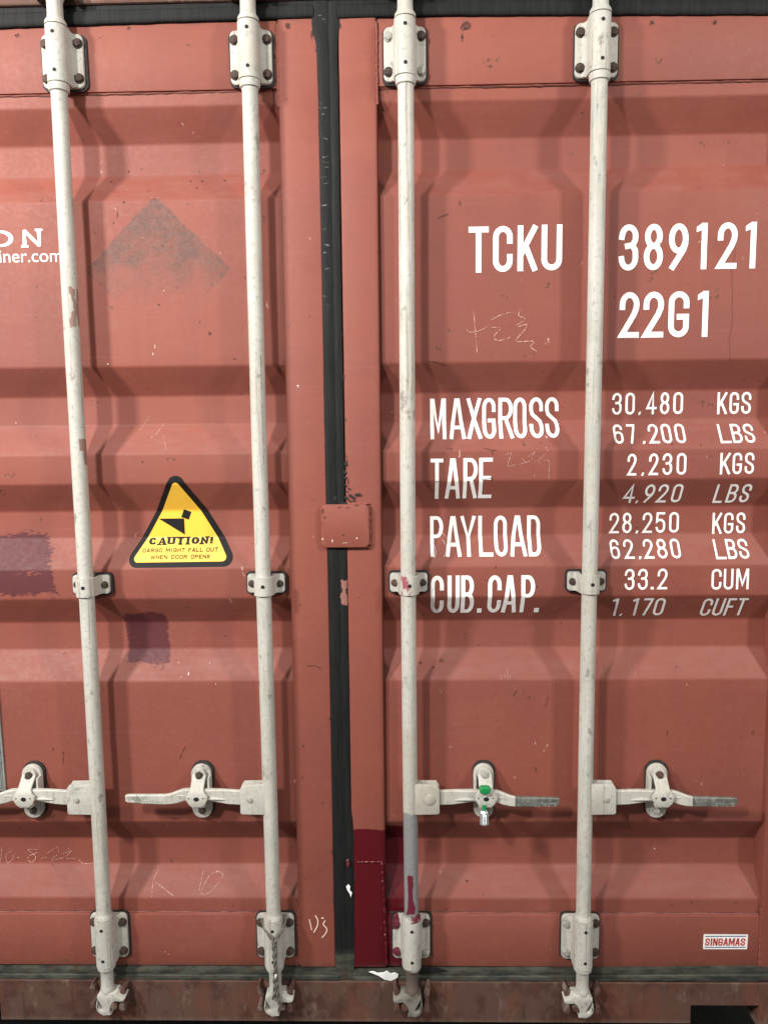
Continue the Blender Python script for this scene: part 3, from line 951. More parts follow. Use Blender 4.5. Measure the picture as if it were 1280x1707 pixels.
# painted text ------------------------------------------------------
def L(name, chars, crop, top, bot, t, parent=door_r, mat=None):
    ox, oy, s = crop
    return line_px('lettering', parent, chars, ox, oy, s, top, bot, t, mat or M['letter'])
CA, CB, CC = (700, 340, 2.2069), (690, 620, 2.1695), (690, 830, 2.1695)
L('', [('T', 178, 252), ('C', 268, 340), ('K', 358, 430), ('U', 446, 522)], CA, (85, 75), (254, 243), .145)
L('', [('3', 730, 802), ('8', 822, 893), ('9', 913, 985), ('1', 1026, 1054), ('2', 1092, 1165), ('1', 1202, 1234)], CA, (76, 66), (246, 237), .145)
L('', [('2', 732, 805), ('2', 820, 895), ('G', 912, 988), ('1', 1027, 1058)], CA, (325, 320), (493, 489), .145)
L('', [('M', 58, 115), ('A', 126, 184), ('X', 190, 242), ('G', 246, 294), ('R', 304, 356), ('O', 358, 405), ('S', 415, 465), ('S', 472, 521)], CB, (97, 91), (244, 238), .105)
L('', [('T', 60, 106), ('A', 113, 168), ('R', 178, 230), ('E', 235, 284)], CB, (314, 310), (459, 456), .105)
L('', [('P', 58, 105), ('A', 113, 168), ('Y', 168, 222), ('L', 232, 282), ('O', 288, 335), ('A', 343, 402), ('D', 408, 455)], CC, (66, 63), (213, 211), .105)
L('', [('C', 60, 108), ('U', 121, 165), ('B', 170, 218), ('.', 231, 248), ('C', 267, 316), ('A', 320, 374), ('P', 387, 437), ('.', 440, 458)], CC, (281, 279), (416, 413), .115)
L('', [('3', 715, 750), ('0', 763, 797), (',', 810, 821), ('4', 838, 874), ('8', 888, 922), ('0', 936, 971)], CB, (76, 73), (155, 152), .125)
L('', [('K', 1095, 1130), ('G', 1139, 1173), ('S', 1182, 1217)], CB, (74, 72), (153, 151), .125)
L('', [('6', 720, 754), ('7', 770, 800), (',', 820, 831), ('2', 846, 882), ('0', 893, 928), ('0', 942, 978)], CB, (190, 187), (260, 257), .135)
L('', [('L', 1100, 1140), ('B', 1146, 1182), ('S', 1191, 1227)], CB, (189, 187), (258, 256), .135)
L('', [('2', 770, 803), (',', 821, 832), ('2', 848, 882), ('3', 897, 932), ('0', 948, 983)], CB, (296, 293), (375, 371), .125)
L('', [('K', 1105, 1142), ('G', 1150, 1184), ('S', 1194, 1228)], CB, (293, 291), (371, 368), .125)
L('', [('4', 757, 797), (',', 806, 816), ('9', 832, 868), ('2', 880, 916), ('0', 932, 968)], CB, (408, 405), (474, 471), .135)
L('', [('L', 1086, 1120), ('B', 1132, 1168), ('S', 1180, 1214)], CB, (407, 405), (474, 471), .135)
L('', [('2', 705, 740), ('8', 752, 786), (',', 800, 811), ('2', 825, 860), ('5', 872, 907), ('0', 921, 956)], CC, (54, 51), (128, 125), .125)
L('', [('K', 1077, 1111), ('G', 1119, 1153), ('S', 1163, 1196)], CC, (54, 52), (130, 127), .125)
L('', [('6', 708, 741), ('2', 757, 792), (',', 806, 817), ('2', 828, 863), ('8', 876, 912), ('0', 926, 960)], CC, (150, 147), (221, 218), .135)
L('', [('L', 1084, 1122), ('B', 1128, 1163), ('S', 1171, 1206)], CC, (150, 147), (222, 219), .135)
L('', [('3', 760, 796), ('3', 808, 844), ('.', 855, 866), ('2', 879, 915)], CC, (257, 255), (333, 330), .125)
L('', [('C', 1074, 1110), ('U', 1118, 1153), ('M', 1163, 1209)], CC, (257, 255), (332, 330), .125)
L('', [('1', 712, 734), (',', 748, 758), ('1', 785, 806), ('7', 824, 858), ('0', 867, 904)], CC, (364, 362), (426, 424), .135)
L('', [('C', 1038, 1074), ('U', 1082, 1118), ('F', 1126, 1156), ('T', 1164, 1198)], CC, (364, 362), (426, 424), .135)

# left door: the end of the owner's name and web address
bm = NB()
for c, l, r, t in (('O', -22, 23, .13), ('N', 38, 70, .13)):
    p0, p1 = on(l, 398), on(r, 398)
    zt, zb = on(35, 382).z, on(35, 413).z
    glyph(bm, c, p0.x, p1.x, zb, zt, .0105, 0.0, True)
p0, p1 = on(-30, 398), on(-28, 398)
drape(bm, 0.0009)
obj('lettering', bm, M['letter'], door_l)
fc = bpy.data.curves.new('web', 'FONT')
fc.body = 'ainer.com'
fc.size = 1.0
tmp = bpy.data.objects.new('web', fc)
COL.objects.link(tmp)
bpy.context.view_layer.update()
me = bpy.data.meshes.new_from_object(tmp)
bm = NB()
bm.from_mesh(me)
bpy.data.objects.remove(tmp)
xs = [v.co.x for v in bm.verts]
p0, p1 = on(-14, 427), on(104, 427)
zb, zx = on(50, 437).z, on(50, 419.5).z                # baseline and top of a small letter
for vv in bm.verts:
    u = (vv.co.x - min(xs))/(max(xs)-min(xs))
    vv.co = Vector((p0.x + (p1.x-p0.x)*u, 0, zb + (zx-zb)*vv.co.y/0.56))
drape(bm, 0.0009)
obj('lettering', bm, M['letter'], door_l)

# chalk scrawls ------------------------------------------------------
def scrawl(parent, strokes, w, mat, off=0.0012, name='chalk_mark'):
    bm = NB()
    for i, st in enumerate(strokes):
        pts = []
        n = len(st)
        for k in range(n-1):                           # a hand's curve through the pixel points
            p0, p1, p2, p3 = (Vector(st[max(0, min(n-1, k+d))]) for d in (-1, 0, 1, 2))
            for q in range(5):
                t = q/5
                v = 0.5*(2*p1 + (p2-p0)*t + (2*p0-5*p1+4*p2-p3)*t*t + (3*p1-p0-3*p2+p3)*t**3)
                p = on(v.x + random.uniform(-.2, .2), v.y + random.uniform(-.2, .2))
                pts.append((p.x, p.z))
        p = on(*st[-1])
        pts.append((p.x, p.z))
        ribbon(bm, pts, w*random.uniform(.8, 1.2), i*0.00008, False)
    drape(bm, off)
    return obj(name, bm, mat, parent)
def zc(pts, crop=(640, 400, 2)):
    return [(x/crop[2] + crop[0], y/crop[2] + crop[1]) for x, y in pts]
scrawl(door_r, [zc([(298, 238), (303, 290), (310, 376)]), zc([(276, 300), (290, 308), (320, 302), (342, 290)]), zc([(356, 268), (390, 250), (430, 240)]),
                zc([(360, 292), (388, 294), (366, 322), (380, 336), (420, 325)]), zc([(455, 232), (448, 252), (470, 264), (440, 285)]),
                zc([(448, 290), (474, 282), (468, 300), (440, 338), (498, 338), (488, 356), (508, 372)])], 0.0017, M['chalk'])
scrawl(door_r, [zc([(405, 716), (424, 712), (412, 752), (440, 748)]), zc([(458, 728), (470, 742), (450, 748), (486, 738)]),
                zc([(480, 722), (504, 706), (490, 728), (512, 736), (548, 700)]), zc([(514, 744), (548, 736), (548, 796)])], 0.0013, M['chalk_faint'])
c7 = (0, 1200, 2)
scrawl(door_l, [zc([(8, 420), (4, 478)], c7), zc([(40, 434), (22, 452), (28, 476), (48, 456), (38, 432)], c7), zc([(56, 458), (76, 456)], c7),
                zc([(124, 432), (96, 432), (122, 456), (106, 474), (96, 456), (130, 440)], c7), zc([(136, 462), (158, 456)], c7),
                zc([(160, 444), (192, 424), (196, 444), (174, 466), (216, 458)], c7), zc([(212, 446), (240, 436), (222, 460), (258, 462), (280, 478), (312, 476)], c7)], 0.0014, M['chalk'])
scrawl(door_l, [zc([(530, 496), (512, 540), (508, 590)], c7), zc([(520, 540), (580, 586)], c7), zc([(680, 498), (662, 582)], c7),
                zc([(736, 504), (702, 516), (672, 574), (700, 574), (744, 520), (724, 502)], c7)], 0.0015, M['chalk_faint'])
scrawl(door_l, [zc([(927, 255), (960, 400)], (400, 1500, 8)), zc([(1005, 205), (1040, 270), (1030, 350), (985, 432)], (400, 1500, 8)),
                zc([(1085, 240), (1120, 238)], (400, 1500, 8)), zc([(1140, 272), (1112, 320), (1160, 385), (1140, 450), (1092, 500)], (400, 1500, 8))], 0.0026, M['chalk_bright'])
scrawl(door_l, [zc([(500, 590), (466, 638)], (0, 400, 2)), zc([(548, 612), (520, 650), (500, 660)], (0, 400, 2)), zc([(545, 650), (556, 700)], (0, 400, 2)),
                zc([(1010, 1320), (1060, 1318)], (0, 0, 4))], 0.0011, M['chalk_faint'])
scrawl(door_r, [zc([(400, 680), (404, 704)], (640, 780, 2)), zc([(410, 664), (412, 702)], (640, 780, 2)), zc([(388, 690), (390, 706)], (640, 780, 2)), zc([(418, 684), (421, 706)], (640, 780, 2))], 0.0011, M['chalk_faint'])

def specks(parent, spots, mat, name='rust_mark'):
    bm = NB()
    for px, py, w, h in spots:
        n = 9
        pts = []
        w, h = w*.72, h*.78
        for k in range(n):
            a = 2*math.pi*k/n
            p = on(px + w/2*math.cos(a)*random.uniform(.6, 1.2), py + h/2*math.sin(a)*random.uniform(.6, 1.2))
            pts.append((p.x, p.z))
        bm.faces.new([bm.verts.new((x, random.random()*.0002, z)) for x, z in pts])
    drape(bm, 0.0013)
    return obj(name, bm, mat, parent)
M['scuff'] = chalk('rust scuff', (0.085, 0.032, 0.022), 0.40, 0.56)
M['smear'] = chalk('black sealant smear', (0.030, 0.022, 0.019), 0.40, 0.62)
M['scuff_pale'] = chalk('pale scuff', (0.72, 0.56, 0.50), 0.40, 0.52)
specks(door_l, [(215, 286, 3, 7), (207, 337, 6, 5), (186, 303, 7, 4), (196, 358, 4, 14), (190, 372, 3, 6), (318, 302, 5, 3), (337, 302, 6, 4), (328, 313, 7, 3), (375, 301, 8, 3), (159, 388, 4, 3),
                (248, 318, 4, 4), (265, 508, 4, 5), (333, 536, 3, 4), (350, 556, 8, 8), (391, 598, 7, 4), (238, 770, 4, 5), (89, 1248, 5, 9), (106, 1262, 2, 34), (376, 1060, 3, 4),
                (273, 1110, 3, 5), (505, 1243, 6, 6), (504, 1296, 4, 5), (500, 1008, 3, 6), (518, 1491, 4, 4), (478, 165, 3, 3)], M['scuff'])
specks(door_l, [(181, 607, 4, 6), (497, 644, 7, 7), (259, 578, 4, 9), (256, 590, 2, 8), (274, 485, 3, 3), (315, 1123, 3, 8), (302, 1128, 3, 4), (350, 1105, 2, 4), (360, 1140, 2, 3)], M['scuff_pale'])
scrawl(door_l, [[(512, 1110), (522, 1109), (532, 1112), (534, 1117)], [(300, 1264), (304, 1254), (310, 1244)]], 0.0022, M['scuff'], 0.0012, 'rust_mark')
scrawl(door_r, [[(806, 747), (820, 750), (828, 751)], [(820, 751), (821, 758)], [(803, 799), (812, 798), (819, 797), (819, 803)], [(726, 803), (734, 803)], [(713, 602), (728, 604), (742, 609)],
                [(730, 364), (738, 360), (747, 357)], [(912, 1160), (911, 1168), (908, 1178)], [(1112, 1217), (1110, 1226)], [(892, 1278), (893, 1286)]], 0.0022, M['scuff'], 0.0015, 'rust_mark')
specks(door_r, [(766, 339, 5, 12), (700, 1105, 9, 6), (722, 1112, 8, 4), (735, 1100, 12, 8), (778, 1468, 6, 8), (745, 1330, 4, 4), (826, 945, 3, 8), (910, 155, 3, 3), (1118, 1508, 4, 4), (1225, 1504, 5, 3), (745, 1515, 10, 3)], M['scuff'])
scrawl(door_r, [[(722, 905), (726, 918), (724, 930)], [(738, 900), (744, 914), (740, 928)], [(746, 898), (752, 908)], [(730, 880), (748, 900), (756, 912)]], 0.0013, M['scuff_pale'], 0.0014, 'rust_mark')
specks(door_r, [(1090, 1414, 3, 3), (760, 1330, 2, 3)], M['scuff_pale'])
_sf = surf
def surf(x, z): return -0.0128
specks(door_r, [(538, 899, 6, 5), (554, 902, 4, 9), (595, 897, 4, 4), (575, 905, 14, 2)], M['scuff_pale'])
specks(door_r, [(538, 852, 5, 12), (541, 862, 4, 8), (572, 891, 5, 5), (580, 846, 10, 3), (566, 845, 8, 4), (594, 842, 16, 3), (536, 872, 3, 8)], M['scuff'])
surf = _sf

# black sealant smeared past the seals' edges
_sf = surf
def surf(x, z): return 0.0 if (ST_L0 < x < ST_R1 and z > D_BOT) else _sf(x, z)
specks(door_r, [(573, 628, 5, 16), (577, 768, 6, 34), (580, 802, 6, 22), (576, 700, 3, 9), (584, 1330, 3, 6), (567, 44, 4, 16), (571, 560, 3, 8), (583, 1150, 3, 7), (590, 1392, 4, 30), (592, 1460, 3, 40)], M['smear'], 'sealant_smear')
specks(door_l, [(540, 742, 4, 3), (541, 790, 4, 4), (546, 936, 4, 5), (548, 1052, 3, 4), (550, 1198, 4, 6), (520, 58, 6, 22), (527, 84, 6, 12), (531, 210, 3, 9), (536, 420, 3, 7), (554, 1420, 4, 12), (556, 1500, 4, 30), (541, 846, 8, 9)], M['smear'], 'sealant_smear')
surf = _sf
specks(door_r, [(776, 44, 26, 22), (770, 62, 5, 20), (1085, 38, 16, 14), (1190, 38, 12, 12)], M['smear'], 'sealant_smear')
specks(door_l, [(480, 44, 14, 14), (215, 46, 8, 10), (30, 60, 16, 10)], M['smear'], 'sealant_smear')

# ------------------------------------------------------------------ stickers
def sticker_poly(bm, pts, lift=0.0):
    bm.faces.new([bm.verts.new((x, lift, z)) for x, z in pts])

def roundpoly(pts, r, n=6):
    out = []
    m = len(pts)
    for i in range(m):
        p, q, s = Vector(pts[i-1]), Vector(pts[i]), Vector(pts[(i+1) % m])
        d0, d1 = (p-q).normalized(), (s-q).normalized()
        half = math.acos(max(-1, min(1, d0.dot(d1))))/2
        tl = r/math.tan(half)
        A, B = q + d0*tl, q + d1*tl
        ctr = q + (d0+d1).normalized()*(r/math.sin(half))
        a0 = math.atan2(A.y-ctr.y, A.x-ctr.x)
        a1 = math.atan2(B.y-ctr.y, B.x-ctr.x)
        while a1 - a0 > math.pi: a1 -= 2*math.pi
        while a1 - a0 < -math.pi: a1 += 2*math.pi
        for k in range(n+1):
            a = a0 + (a1-a0)*k/n
            out.append((ctr.x + r*math.cos(a), ctr.y + r*math.sin(a)))
    return out

def tri(z, ox=200, oy=780, s=6.4):
    p = on(z[0]/s + ox, z[1]/s + oy)
    return (p.x, p.z)
base = tri((640, 1060))
stk = empty('warning_sticker', (base[0], 0.01, base[1]), 'yellow caution triangle with thick black border stuck on the corrugated left door', 'sticker')
bm = NB()
sticker_poly(bm, roundpoly([tri((590, -5)), tri((1262, 1050)), tri((22, 1066))], 0.0205, 9))
drape(bm, 0.0012)
obj('border', bm, M['black'], stk)
bm = NB()
sticker_poly(bm, roundpoly([tri((590, 118)), tri((1164, 995)), tri((120, 1010))], 0.0095, 7))
drape(bm, 0.0017)
obj('face', bm, M['yellow'], stk)
bm = NB()
sticker_poly(bm, [tri((418, 540)), tri((688, 537)), tri((697, 710))])
sticker_poly(bm, [tri((686, 440)), tri((766, 468)), tri((738, 551)), tri((658, 523))])
drape(bm, 0.0021)
obj('pictogram', bm, M['black'], stk)
bm = NB()
def serif_line(bm, chars, top, bot, t, serif=True):
    xa, xb = chars[0][1], chars[-1][2]
    for c, l, r in chars:
        u = ((l+r)/2-xa)/(xb-xa)
        yt, yb = top[0] + (top[1]-top[0])*u, bot[0] + (bot[1]-bot[0])*u
        p0, p1 = tri((l, (yt+yb)/2)), tri((r, (yt+yb)/2))
        zt, zb = tri(((l+r)/2, yt))[1], tri(((l+r)/2, yb))[1]
        glyph(bm, c, p0[0], p1[0], zb, zt, t, 0.0, serif)
def spread(word, x0, x1, wide={'M': 1.25, 'W': 1.35, 'I': .55, ' ': .6, '!': .45, 'F': .85, 'L': .9, 'E': .9, 'P': .9, 'S': .8}, gap=.18):
    ws = [wide.get(c, 1.0) for c in word]
    tot = sum(ws) + gap*(len(word)-1)
    k = (x1-x0)/tot
    out, x = [], x0
    for c, w in zip(word, ws):
        if c != ' ':
            out.append((c, x, x + w*k))
        x += (w+gap)*k
    return out
serif_line(bm, spread('CAUTION!', 318, 1000), (738, 726), (824, 812), 0.0068)
serif_line(bm, spread('CARGO MIGHT FALL OUT', 248, 1050, gap=.22), (859, 845), (902, 892), 0.0019, False)
serif_line(bm, spread('WHEN DOOR OPENS', 332, 962, gap=.22), (929, 921), (974, 966), 0.0019, False)
drape(bm, 0.0021)
obj('lettering', bm, M['black'], stk)

def lab(z, ox=1080, oy=1500, s=6.4):
    p = on(z[0]/s + ox, z[1]/s + oy)
    return (p.x, p.z)
p = lab((820, 520))
mk = empty('maker_label', (p[0], 0.003, p[1]), 'small white label with red letters between two blue lines, on the right door', 'label')
bm = NB()
sticker_poly(bm, roundpoly([lab((588, 363)), lab((1063, 366)), lab((1050, 525)), lab((580, 524))], 0.0025, 4))
drape(bm, 0.0009)
obj('backing', bm, M['vinyl'], mk)
bm = NB()
for y in (386, 503):
    a, b = lab((604 - (y-386)*.06, y)), lab((1040 - (y-386)*.06, y - 1))
    ribbon(bm, [a, b], 0.0022, 0, False)
drape(bm, 0.0014)
obj('stripe', bm, M['blueink'], mk)
bm = NB()
for c, l, r in spread('SINGAMAS', 604, 1030, {'I': .42, 'M': 1.3}, .14):
    p0, p1 = lab((l, 446)), lab((r, 446))
    zt, zb = lab(((l+r)/2, 406))[1], lab(((l+r)/2, 487))[1]
    glyph(bm, c, p0[0], p1[0], zb, zt, 0.0036, 0, False, 0.06)
drape(bm, 0.0014)
obj('lettering', bm, M['redink'], mk)

# data plate at the left
p = at(-60, 1320, 0.006)
dp = empty('data_plate', (p.x, 0.006, p.z), 'dull grey metal data plate riveted to the left door at the picture edge', 'plate')
A, B = at(1, 1141, 0.008), at(11, 1318, 0.008)
bm = NB()
W_ = 0.17
q = [(B.x - W_ - .004, A.z), (B.x - .004, A.z), (B.x, B.z), (B.x - W_, B.z)]
prism(bm, q, 0.0065, 0.0115, 0.0006, 1)
obj('backing', bm, M['plate'], dp)
bm = NB()
xr = B.x - .006
zt, zb = A.z - .006, B.z + .006
for z in (zt, zt - .15, zt - .172, zt - .20, zb):
    ribbon(bm, [(B.x - W_ + .006, z), (xr, z)], 0.0011, 0, False)
for x in (xr, xr - .004):
    ribbon(bm, [(x - .003, zt), (x, zb)], 0.0009, 0.0001, False)
for i in range(14):
    z = zt - .012 - i*.0098
    ribbon(bm, [(B.x - W_ + .012, z), (B.x - W_ + .012 + random.uniform(.05, .12), z)], 0.0022, 0.0002, False)
for v in bm.verts:
    v.co.y = 0.0061 - v.co.y*0.2
for f in bm.faces:
    f.normal_update()
    if f.normal.y > 0:
        f.normal_flip()
obj('printing', bm, M['black'], dp)

# ------------------------------------------------------------------ locking bars
AX = -0.036                                        # the bars' axis stands this far in front of the doors
RR = 0.0180
def zpx(px, py, y=AX):
    return at(px, py, y).z
# heights read off the third bar (top) and the second and fourth bars (bottom)
T_SLEEVE = (zpx(675, 121, -0.058), zpx(675, 24, -0.058))
T_PLATE = (zpx(675, 135, -0.012), zpx(675, 43, -0.012))
B_SLEEVE = (zpx(459, 1617, -0.058), zpx(459, 1541, -0.058))
B_PLATE = (zpx(459, 1598, -0.012), zpx(459, 1525, -0.012))
C_PLATE = (zpx(682, 987.5, -0.012), zpx(682, 956, -0.012))
C_STRAP = (zpx(682, 992, -0.05), zpx(682, 961, -0.05))
H_MID = zpx(1000, 1331, -0.04)
BARS = [at(99.7, 156, AX).x, at(416.5, 150, AX).x, at(675.2, 150, AX).x, at(997.7, 150, AX).x]

def hexbolt(parent, x, z, y, mat, r=0.0100, h=0.0085, name='bolt'):
    bm = NB()
    disc_y(bm, x, z, y - h*0.35, y + 0.001, r*1.12, 18, 0.0008)
    disc_y(bm, x, z, y - h, y + 0.001, r*0.94, 6, 0.0018, random.uniform(0, 1))
    return obj(name, bm, mat, parent, True, 30)

def make_bracket(parent, x, plate, sleeve, mat, boltmats, wobble):
    """bearing bracket: flange plate, half-round sleeve with filleted shoulders"""
    pw = 0.0475
    yf = -0.0095
    bm = NB()
    prism(bm, rrect(x - pw, x + pw, plate[0], plate[1], 0.013, 6), yf, -0.0005, 0.0022, 3)
    # the sleeve, a thick half pipe with shoulders running out onto the plate
    rs = 0.0238
    sec = [(-0.036, yf + 0.0015), (-0.033, yf - 0.0006), (-0.0295, yf - 0.0035), (-0.0265, yf - 0.0085), (-0.0245, yf - 0.016)]
    arcp = [(-rs*math.cos(R(a)), AX - rs*math.sin(R(a))) for a in range(0, 181, 9)]
    sec = sec + arcp + [(-a, b) for a, b in reversed(sec)]
    sec.append((0.034, 0.002))
    sec.append((-0.034, 0.002))
    lo, hi = max(plate[0] + .003, sleeve[0]), min(plate[1] - .003, sleeve[1])
    def ring(z, f):
        # f: how much of the shoulders is left beyond the plate
        out = []
        for i, (sx, sy) in enumerate(sec):
            lim = rs + 0.0004
            if abs(sx) > lim:
                sx = math.copysign(lim + (abs(sx)-lim)*f, sx)
                if sy > AX:
                    sy = sy if f > .99 else min(sy, AX + 0.02 + (sy-AX-0.02)*f)
            out.append((x + sx, sy, z))
        return out
    zs = []
    for i in range(7):
        t = i/6
        zs.append((sleeve[0] + (lo - sleeve[0])*t, max(0.0, t**2)))
    for i in range(1, 5):
        zs.append((lo + (hi-lo)*i/4, 1.0))
    for i in range(1, 7):
        t = i/6
        zs.append((hi + (sleeve[1]-hi)*t, (1-t)**2))
    zs2 = []
    for z, f in zs:
        if not zs2 or z - zs2[-1][0] > 1e-5:
            zs2.append((z, f))
    loft(bm, [ring(z, f) for z, f in zs2])
    br = obj('bearing_bracket', bm, mat, parent, True, 42)
    # black pad behind, squeezed out unevenly
    bm = NB()
    pts = []
    for i, (px_, pz_) in enumerate(rrect(x - pw - .0035, x + pw + .0045, plate[0] - .004, plate[1] + .0015, 0.014, 6)):
        n = 0.003*mnoise.noise(Vector((px_*60 + wobble, pz_*40, wobble)))
        pts.append((px_ + n, pz_ + n*.6))
    prism(bm, pts, -0.0018, 0.005)
    obj('sealing_pad', bm, M['pad'], br)
    k = 0
    bx = 0.0368
    for dz in (plate[1] - 0.0215, plate[0] + 0.0205):
        for dx in (-bx, bx):
            hexbolt(br, x + dx, dz, yf, boltmats[k])
            k += 1
    for z in (sleeve[1] - 0.0185, sleeve[0] + 0.0215):
        bm = NB()
        disc_y(bm, x + 0.001, z, AX - rs - 0.0003, AX - rs + 0.004, 0.0042, 14)
        obj('grease_hole', bm, M['hole'], br)
    return br

CAM_PX = [(463, 1228), (440, 1256), (365, 1284), (350, 1300), (362, 1328), (410, 1338), (478, 1330), (512, 1350), (540, 1395), (556, 1440), (552, 1490), (540, 1515),
          (598, 1520), (640, 1526), (690, 1500), (728, 1462), (742, 1400), (736, 1345), (722, 1330), (712, 1390), (690, 1440), (650, 1455), (640, 1430), (668, 1385), (700, 1335), (728, 1290),
          (722, 1262), (690, 1250), (682, 1222)]
def cam_shape(bm, x, z0, s, flip=1):
    ref = at(973, 1653, AX)
    pts = []
    for a, b in CAM_PX:
        p = at(900 + a/8, 1500 + b/8, AX)
        pts.append((x + s*(p.x - ref.x - 0.0035), z0 + flip*(p.z - ref.z)))
    prism(bm, pts, AX - 0.016, AX + 0.018, 0.003, 2)

def make_bar(i, x, s, label, mats, bolts):
    d = empty('locking_bar', (x, AX, B_SLEEVE[0] - 0.06), label, 'locking bar', 'upright locking bars on the container doors')
    zc_b = zpx(973, 1653)
    zc_t = T_SLEEVE[1] + (B_SLEEVE[0] - zc_b)
    zb, zt = zc_b, zc_t
    P = [(zb - .002, .017), (zb + .004, .0178), (zb + .010, .0165)]
    n0 = B_SLEEVE[0]
    P += [(zb + .018, .0152), (n0 - .016, .0158), (n0 - .013, .0172), (n0 - .009, .0222), (n0 - .0024, .0228), (n0 - .0020, .0195),
          (n0 + .002, .0195), (B_SLEEVE[1] - .001, .0195), (B_SLEEVE[1] + .0016, .0195), (B_SLEEVE[1] + .0019, .0222), (B_SLEEVE[1] + .009, .0222), (B_SLEEVE[1] + .015, .0186), (B_SLEEVE[1] + .018, RR)]
    n1 = T_SLEEVE[0]
    zz = B_SLEEVE[1] + .03
    while zz < n1 - .05:
        P.append((zz, RR + 0.00012*mnoise.noise(Vector((zz*20, i*3.1, 0)))))
        zz += .05
    P += [(n1 - .026, RR), (n1 - .019, .0186), (n1 - .017, .0222), (n1 - .009, .0232), (n1 - .0022, .0236), (n1 - .0018, .0195), (n1 + .002, .0215)]
    n2 = T_SLEEVE[1]
    P += [(n2 - .001, .0195), (n2 + .0018, .0195), (n2 + .0022, .0240), (n2 + .010, .0232), (n2 + .018, .0178), (n2 + .030, .0172), (zt - .02, .0172), (zt - .008, .0215), (zt, .021)]
    bm = NB()
    lathe(bm, x, AX, P, 44)
    # rods have stood for years: a slight bow
    for v in bm.verts:
        t = (v.co.z - zb)/(zt - zb)
        v.co.x += 0.0012*math.sin(t*math.pi*2 + i)
    obj('rod', bm, mats['rod'], d, True, 40)
    make_bracket(d, x, T_PLATE, T_SLEEVE, mats['top'], bolts[0], i*3.7 + 1)
    make_bracket(d, x, B_PLATE, B_SLEEVE, mats['bottom'], bolts[1], i*5.1 + 2)
    # guide clamp half way
    bm = NB()
    cw = 0.0455
    yf = -0.0065
    prism(bm, rrect(x - cw, x - 0.012, C_PLATE[0], C_PLATE[1], 0.008, 5), yf, 0.008, 0.0016)
    prism(bm, rrect(x + 0.012, x + cw, C_PLATE[0], C_PLATE[1], 0.008, 5), yf, 0.008, 0.0016)
    ro, ri = RR + 0.0054, RR + 0.0012
    outer = [(-0.036, yf - .0002), (-0.0305, yf - .001), (-0.0272, yf - 0.006), (-0.0252, yf - 0.014)] + [(-ro*math.cos(R(a)), AX - ro*math.sin(R(a))) for a in range(0, 181, 10)]
    outer = outer + [(-a, b) for a, b in reversed(outer[:4])]
    inner = [(-0.036, yf + .005), (-0.026, yf + .004), (-0.0222, yf - 0.004), (-0.0202, yf - 0.012)] + [(-ri*math.cos(R(a)), AX - ri*math.sin(R(a))) for a in range(0, 181, 10)]
    inner = inner + [(-a, b) for a, b in reversed(inner[:4])]
    za, zb2 = C_STRAP
    n = len(outer)
    vs = [[bm.verts.new((x + q[0], q[1], z)) for q in S] for z in (za, zb2) for S in (outer, inner)]
    o0, i0, o1, i1 = vs
    for k in range(n-1):
        bm.faces.new((o0[k], o0[k+1], o1[k+1], o1[k]))
        bm.faces.new((i0[k+1], i0[k], i1[k], i1[k+1]))
        bm.faces.new((o0[k+1], o0[k], i0[k], i0[k+1]))
        bm.faces.new((o1[k], o1[k+1], i1[k+1], i1[k]))
    bmesh.ops.recalc_face_normals(bm, faces=bm.faces[:])
    gc = obj('guide_clamp', bm, mats['clamp'], d, True, 42)
    bm = NB()
    prism(bm, [(a + .0012*mnoise.noise(Vector((a*80, b*80, i))), b) for a, b in rrect(x - cw - .004, x + cw + .0045, C_PLATE[0] - .0045, C_PLATE[1] + .0042, 0.010, 5)], 0.0015, Y_OUT + 0.004, .001)
    obj('sealing_pad', bm, M['pad'], gc)
    for k, dx in enumerate((-0.0345, 0.0345)):
        hexbolt(gc, x + dx, (C_PLATE[0]+C_PLATE[1])/2, yf, bolts[2][k], 0.0078, 0.0075)
    bm = NB()
    disc_y(bm, x + 0.0015, (za+zb2)/2 + .001, AX - ro - 0.0004, AX - ro + 0.004, 0.0045, 14)
    obj('grease_hole', bm, M['hole'], gc)
    # cams on both ends
    bm = NB()
    cam_shape(bm, x, zc_b, s)
    obj('cam', bm, mats['cam'], d, True, 40)
    bm = NB()
    cam_shape(bm, x, zc_t, s, -1)
    obj('cam', bm, mats['cam'], d, True, 40)
    # hub welded to the bar, the handle pivots in it
    hub_z = (at(1006, 1357, -0.045).z, at(1006, 1307, -0.045).z)
    hw = (0.010, 0.0715)
    bm = NB()
    X = lambda u: x + s*u
    pts = [(X(hw[0]), hub_z[0]), (X(hw[1] - .004), hub_z[0] + .001), (X(hw[1]), hub_z[0] + .005), (X(hw[1] - .001), hub_z[1] - .010), (X(hw[1] - .007), hub_z[1] - .001), (X(hw[0]), hub_z[1])]
    prism(bm, pts, -0.050, -0.0435, 0.0016)
    prism(bm, pts, -0.0275, -0.0215, 0.001)
    prism(bm, [(X(hw[0]), hub_z[0] + .002), (X(.026), hub_z[0] + .002), (X(.026), hub_z[1] - .002), (X(hw[0]), hub_z[1] - .002)], -0.0434, -0.0276)
    hub = obj('handle_hub', bm, mats['hub'], d, True, 40)
    bm = NB()
    pr = 0.0068 if i != 2 else 0.0125
    disc_y(bm, X(0.047), (hub_z[0]+hub_z[1])/2 + .001, -0.0535, -0.02, pr, 18, 0.0014)
    obj('pivot_pin', bm, mats['hub'] if i == 2 else M['bolt_grey'], hub, True, 40)
    # handle: flat bar, pinched where the catch holds it, cranked into a grip
    zh = at(1040, 1329, -0.036).z
    secs = []
